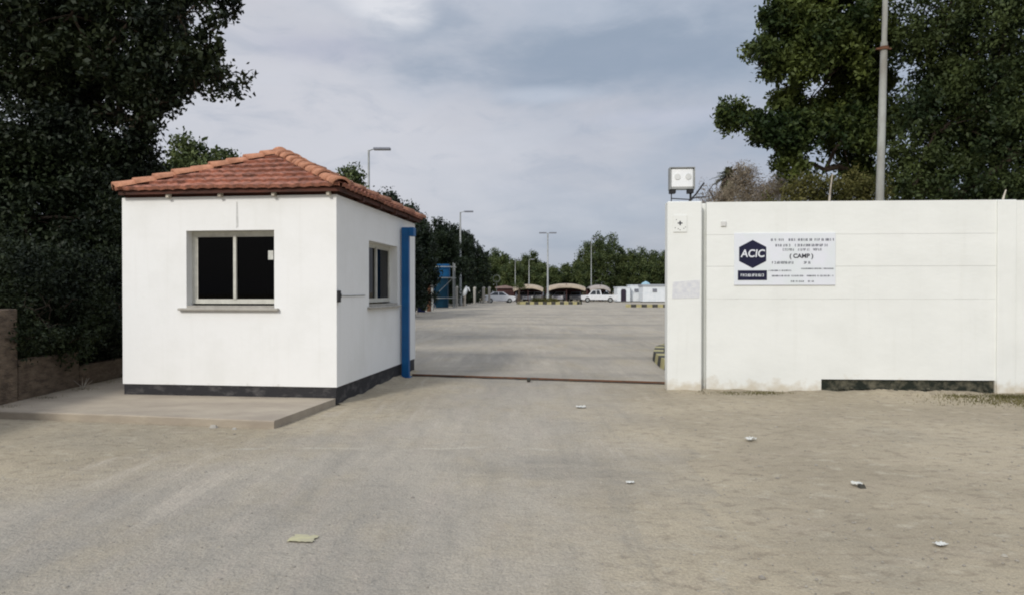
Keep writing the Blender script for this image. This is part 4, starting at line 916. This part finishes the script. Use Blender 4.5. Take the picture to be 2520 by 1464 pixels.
# ------------------------------------------------------------------ vehicles
def car(loc, rz, paint, label, kind='hatch', s=1.0):
    T = empty('pickup_truck' if kind == 'pickup' else 'parked_car', loc, rz, label, 'pickup' if kind == 'pickup' else 'car', 'vehicles in the yard'); hw_ = .86*s
    if kind == 'pickup': low = [(-2.5, .45), (-2.5, .95), (-1.45, 1.02), (2.5, 1.02), (2.5, .45), (2.1, .38), (-2.2, .38)]; cabp = [(-1.5, 1.0), (-.95, 1.68), (.2, 1.72), (.38, 1.0)]; wh = (-1.6, 1.55)
    else: low = [(-2.05, .35), (-2.1, .72), (-1.9, .88), (-1.0, .96), (1.75, .98), (2.0, .9), (2.05, .4), (1.8, .28), (-1.8, .28)]; cabp = [(-1.15, .95), (-.45, 1.44), (.85, 1.46), (1.65, .97)]; wh = (-1.28, 1.28)
    low = [(x*s, z*s) for x, z in low]; cabp = [(x*s, z*s) for x, z in cabp]
    mb = MB(); mb.prism(low, -hw_, hw_); bm_ = None
    # cabin tapers inwards
    n_ = len(cabp); zt = max(z for x, z in cabp); vs_ = []
    for sg in (-1, 1):
        for x, z in cabp: vs_.append((x, sg*(hw_-.02-(.16 if z > zt-.1 else 0)), z))
    mb.add(vs_, [(k, (k+1) % n_, n_+(k+1) % n_, n_+k) for k in range(n_)]+[tuple(range(n_-1, -1, -1)), tuple(range(n_, 2*n_))])
    if kind == 'pickup': mb.box(.5*s, 2.45*s, -hw_+.06, hw_-.06, 1.021*s, 1.03*s)
    body = mb.build('body', paint, T)
    for sg in (-1, 1):
        c0, c1, c2, c3 = [Vector(p) for p in cabp]; cen = (c0+c1+c2+c3)/4
        q = [cen.lerp(c, .82) for c in (c0, c1, c2, c3)]
        def yy(z): t_ = (z-c0.y)/(zt-c0.y); return sg*(hw_-.02-.16*t_+.012)
        xm = (q[1].x+q[2].x)/2
        for pts in ([q[0], q[1], Vector((xm-.04, q[1].y)), Vector((xm-.04, q[0].y))], [Vector((xm+.04, q[0].y)), Vector((xm+.04, q[2].y)), q[2], q[3]]):
            mb = MB(); mb.add([(p.x, yy(p.y), p.y) for p in pts]+[(p.x, yy(p.y)-sg*.02, p.y) for p in pts], [(0, 1, 2, 3), (7, 6, 5, 4), (0, 4, 5, 1), (1, 5, 6, 2), (2, 6, 7, 3), (3, 7, 4, 0)]); mb.build('side_window', M['carglass'], body)
    for (pa, pb_) , nm in (((cabp[0], cabp[1]), 'windscreen'), ((cabp[3], cabp[2]), 'rear_window')):
        a_, b_ = Vector(pa), Vector(pb_); a2, b2 = a_.lerp(b_, .12), a_.lerp(b_, .9); sgn = -1 if nm == 'windscreen' else 1; w0, w1 = hw_-.12, hw_-.24
        mb = MB(); mb.add([(a2.x+sgn*.015, -w0, a2.y+.01), (a2.x+sgn*.015, w0, a2.y+.01), (b2.x+sgn*.015, w1, b2.y+.01), (b2.x+sgn*.015, -w1, b2.y+.01)], [(0, 1, 2, 3)]); mb.build(nm, M['carglass'], body)
    for x in wh:
        for sg in (-1, 1):
            r_ = .36*s if kind == 'pickup' else .31*s; y0_ = sg*(hw_-.2); y1_ = sg*(hw_+.015)
            mb = MB(); mb.tube([(x*s, y0_, r_), (x*s, y1_, r_)], r_, 18); wl_ = mb.build('wheel', M['tyre'], T)
            mb = MB(); mb.tube([(x*s, y1_-sg*.01, r_), (x*s, y1_+sg*.008, r_)], r_*.58, 12); mb.build('rim', M['steel'], wl_)
    xf = low[1][0]; xr = low[-3][0] if kind != 'pickup' else low[3][0]
    for sg in (-1, 1):
        mb = MB(); mb.bbox(xf-.015, xf+.12, sg*(hw_-.18)-.15, sg*(hw_-.18)+.15, .62*s, .76*s, .02); mb.build('headlight', M['lampclear'], T)
        xr_ = 2.5*s if kind == 'pickup' else 2.0*s; mb = MB(); mb.bbox(xr_-.1, xr_+.02, sg*(hw_-.12)-.1, sg*(hw_-.12)+.1, .66*s, .86*s, .02); mb.build('tail_light', M['lampred'], T)
    return T
def put(px, Y): return ((px-HX)/F*Y, Y, .008)
car(put(1229, 93), R(188), M['carwhite'], 'white hatchback standing in the yard left of the island')
car(put(1474, 97), R(-6), M['carwhite'], 'white pickup truck facing left beside the shade canopies', 'pickup', 1.0)
car(put(1381, 107), R(70), M['carsilver'], 'silver car parked under the middle beige canopy')
car(put(1418, 108), R(80), M['cargrey'], 'grey car parked at the right end of the middle canopy')
car(put(1327, 109), R(80), M['carwhite'], 'white car parked at the right end of the left beige canopy')
car(put(1280, 110), R(95), M['carsilver'], 'silver car at the left end of the left beige canopy')
car(put(1358, 109), R(80), M['kblack'], 'black car at the left end of the middle canopy')
car(put(1480, 109), R(60), M['cargrey'], 'grey car under the narrow greyish canopy behind the pickup')
car(put(1306, 108), R(75), M['cargrey'], 'dark grey car parked under the middle of the left beige canopy')

# ------------------------------------------------------------------ shade canopies, shed
def canopy(px0, px1, Y, zt, m, label, dpt=5.5):
    x0, x1 = (px0-HX)/F*Y, (px1-HX)/F*Y; T = empty('shade_canopy', ((x0+x1)/2, Y, 0), 0, label, 'canopy', 'car shade canopies'); hw_ = (x1-x0)/2; n_ = 14; mb = MB(); vs_ = []
    ROWS = ((-.45, -.62), (-.2, -.25), (.9, 0), (dpt, 0))
    for y, dz_ in ROWS:
        for k in range(n_+1):
            t_ = -1+2*k/n_; z = zt+dz_-.5*(abs(t_)**2.4); vs_.append((t_*hw_*(1 if dz_ > -.3 else .96), y, z))
    vs_ += [(x, y, z-.06) for x, y, z in vs_]; m_ = 4*(n_+1); fs = []; q_ = n_+1
    for k in range(n_):
        for j in range(3): a0 = j*q_+k; fs += [(a0, a0+1, a0+q_+1, a0+q_), (m_+a0+q_, m_+a0+q_+1, m_+a0+1, m_+a0)]
        fs += [(k, m_+k, m_+k+1, k+1), (3*q_+k, 3*q_+k+1, m_+3*q_+k+1, m_+3*q_+k)]
    mb.add(vs_, fs, True); mb.build('fabric_roof', m, T)
    for x in (-hw_*.92, 0, hw_*.92):
        for y in (0, dpt-.4):
            zz = zt-.62*(abs(x/hw_)**1.8)-.06; mb = MB(); mb.tube([(x, y, 0), (x, y, zz)], .055, 8); mb.build('post', M['maroon'], T)
    mb = MB(); mb.box(-hw_, hw_, dpt+.06, dpt+.12, .3, zt-.7); mb.build('back_panel', M['maroon'], T); return T
canopy(1262, 1337, 105, 2.62, M['canopy'], 'left beige shade canopy over parked cars, left of the double arm lamp')
canopy(1347, 1441, 104, 2.72, M['canopy'], 'middle and widest beige shade canopy right of the double arm lamp')
canopy(1452, 1502, 106, 2.55, M['canopygrey'], 'narrow greyish shade canopy behind the white pickup')
x0, x1 = (1222-HX)/F*110, (1266-HX)/F*110
T = empty('low_shed', ((x0+x1)/2, 110, 0), 0, 'long low reddish shed behind the white hatchback', 'shed'); hw_ = (x1-x0)/2
mb = MB(); mb.box(-hw_, hw_, 0, 3, 0, 2.0); mb.build('wall', M['maroon'], T)
mb = MB(); mb.prism([(-hw_-.2, 2.003), (hw_+.2, 2.003), (hw_+.2, 2.1), (0, 2.5), (-hw_-.2, 2.25)], -.3, 3.3); mb.build('roof', mat('pinkish_roof', (.28, .20, .18)), T)
# stump tree by the canopies
a = at(1279, 706, 96); bl = [((a.x+dx_, 96, a.z+dz_), .4) for dx_, dz_ in ((0, .1), (-.5, .15), (.5, .1), (.2, .3))]
tree('small_tree', (a.x-.2, 96, 0), bl, 1200, .16, M['leaffar'], 'small bushy tree with thick brown trunk by the left end of the canopies', seed=99, sig=.18, per=8, gap=.3, trunk=.28)

# ------------------------------------------------------------------ white cabins
def cabin(px0, px1, Y, z1, label, door=None, win=None, roof=.12, dpt=3.2):
    x0, x1 = (px0-HX)/F*Y, (px1-HX)/F*Y; T = empty('site_cabin', (x0, Y, 0), 0, label, 'cabin', 'white site cabins'); L_ = x1-x0; mb = MB(); mb.box(0, L_, 0, dpt, .12, z1); mb.build('wall', M['cabin'], T)
    mb = MB(); mb.box(.1, L_-.1, .1, dpt-.1, 0, .12); mb.build('base', M['kblack'], T)
    mb = MB(); mb.bbox(-.08, L_+.08, -.08, dpt+.08, z1+.002, z1+roof, .02); mb.build('roof', M['cabinroof'] if roof > .15 else M['cabin'], T)
    if door:
        d0, d1 = [(p-HX)/F*Y-x0 for p in door]; mb = MB(); pr_ = [(d0, .15), (d1, .15), (d1, 1.6), ((d0+d1)/2+.25, 1.85), ((d0+d1)/2-.25, 1.85), (d0, 1.6)]; mb.prism(pr_, -.03, -.001); mb.build('door', mat('dark_doorway', (.03, .02, .035)), T)
    for q, c in enumerate(win or ()):
        cx2 = (c-HX)/F*Y-x0; mb = MB(); mb.bbox(cx2-.3, cx2+.3, -.12, -.001, 1.45, 1.9, .02); mb.build('air_conditioner', M['cargrey'], T)
    return T
cabin(1519, 1551, 100, 2.05, 'smallest white cabin with the dark arched doorway', door=(1528, 1541))
cabin(1552, 1579, 101, 2.35, 'white cabin between the dark doorway cabin and the blue tank', win=(1566,))
cabin(1582, 1700, 97, 2.2, 'longest white cabin at right with a small grey air conditioner', win=(1611, 1660), roof=.3)
T = empty('water_tank', (at(1589, 700, 103).x, 103, 0), 0, 'pale blue dome topped water tank above the white cabins', 'water tank')
mb = MB(); mb.tube([(0, 0, 1.2), (0, 0, 2.5), (0, 0, 2.8), (0, 0, 3.0)], [.75, .75, .5, .1], 18); mb.build('tank', M['tank'], T)
mb = MB()
for sx_ in (-.6, .6):
    for s2 in (-.6, .6): mb.tube([(sx_, s2, 0), (sx_, s2, 1.2)], .05, 6)
mb.build('stand', M['steel'], T)

# ------------------------------------------------------------------ litter
def crumple(px, py, sz, m, label, seed, name='crumpled_paper', cat='litter', hgt=.3):
    g_ = gnd(px, py); rr = random.Random(seed); mb = MB(); n_ = 9; vs_ = []
    for j in range(n_):
        for i in range(n_):
            u, v = i/(n_-1)-.5, j/(n_-1)-.5; vs_.append((u*sz+rr.gauss(0, sz*.035), v*sz*.75+rr.gauss(0, sz*.035), .012+abs(rr.gauss(0, sz*hgt*.35))+sz*hgt*.5*abs(math.sin(u*7+seed))))
    mb.add(vs_, [(j*n_+i, j*n_+i+1, (j+1)*n_+i+1, (j+1)*n_+i) for j in range(n_-1) for i in range(n_-1)]); o = mb.build(name, m); o.location = (g_.x, g_.y, 0); o.rotation_euler = (0, 0, rr.uniform(-.5, .5)); return tag(o, label, cat)
crumple(1848, 1085, .095, M['paper'], 'crumpled white paper on the sandy ground below the sign', 1)
crumple(1430, 1004, .12, M['paper'], 'pale flattened paper scrap in the middle of the gateway', 2, hgt=.15)
crumple(2110, 1196, .075, M['paper'], 'crumpled white wrapper beside a dark stone on the right sandy ground', 3)
crumple(1551, 1191, .06, M['paper'], 'tiny white scrap on the asphalt near the sandy edge', 4, hgt=.15)
crumple(2318, 1345, .07, M['paper'], 'pale paper sliver in the lower right foreground', 5, hgt=.12)
crumple(745, 1330, .15, mat('yellow_card', (.46, .43, .25), (.38, .35, .24), scale=20), 'flattened faded yellow card in the left foreground', 6, 'cardboard_scrap', hgt=.015)
g_ = gnd(2122, 1200); mb = MB(); mb.rock((0, 0, 0), .035, random.Random(4), .9); o = mb.build('dark_stone', M['kblack']); o.location = g_; tag(o, 'small dark stone beside the crumpled wrapper', 'stone')
# stones along the slab front edge
for i, (px, py, r_) in enumerate(((525, 1052, .045), (575, 1056, .03))):
    mb = MB(); mb.rock((0, 0, 0), r_, random.Random(i), .7); o = mb.build('stone', M['sill']); o.location = gnd(px, py); tag(o, ['brownish stone against the slab front edge, larger of two', 'brownish stone by the slab front edge, smaller of two'][i], 'stone')
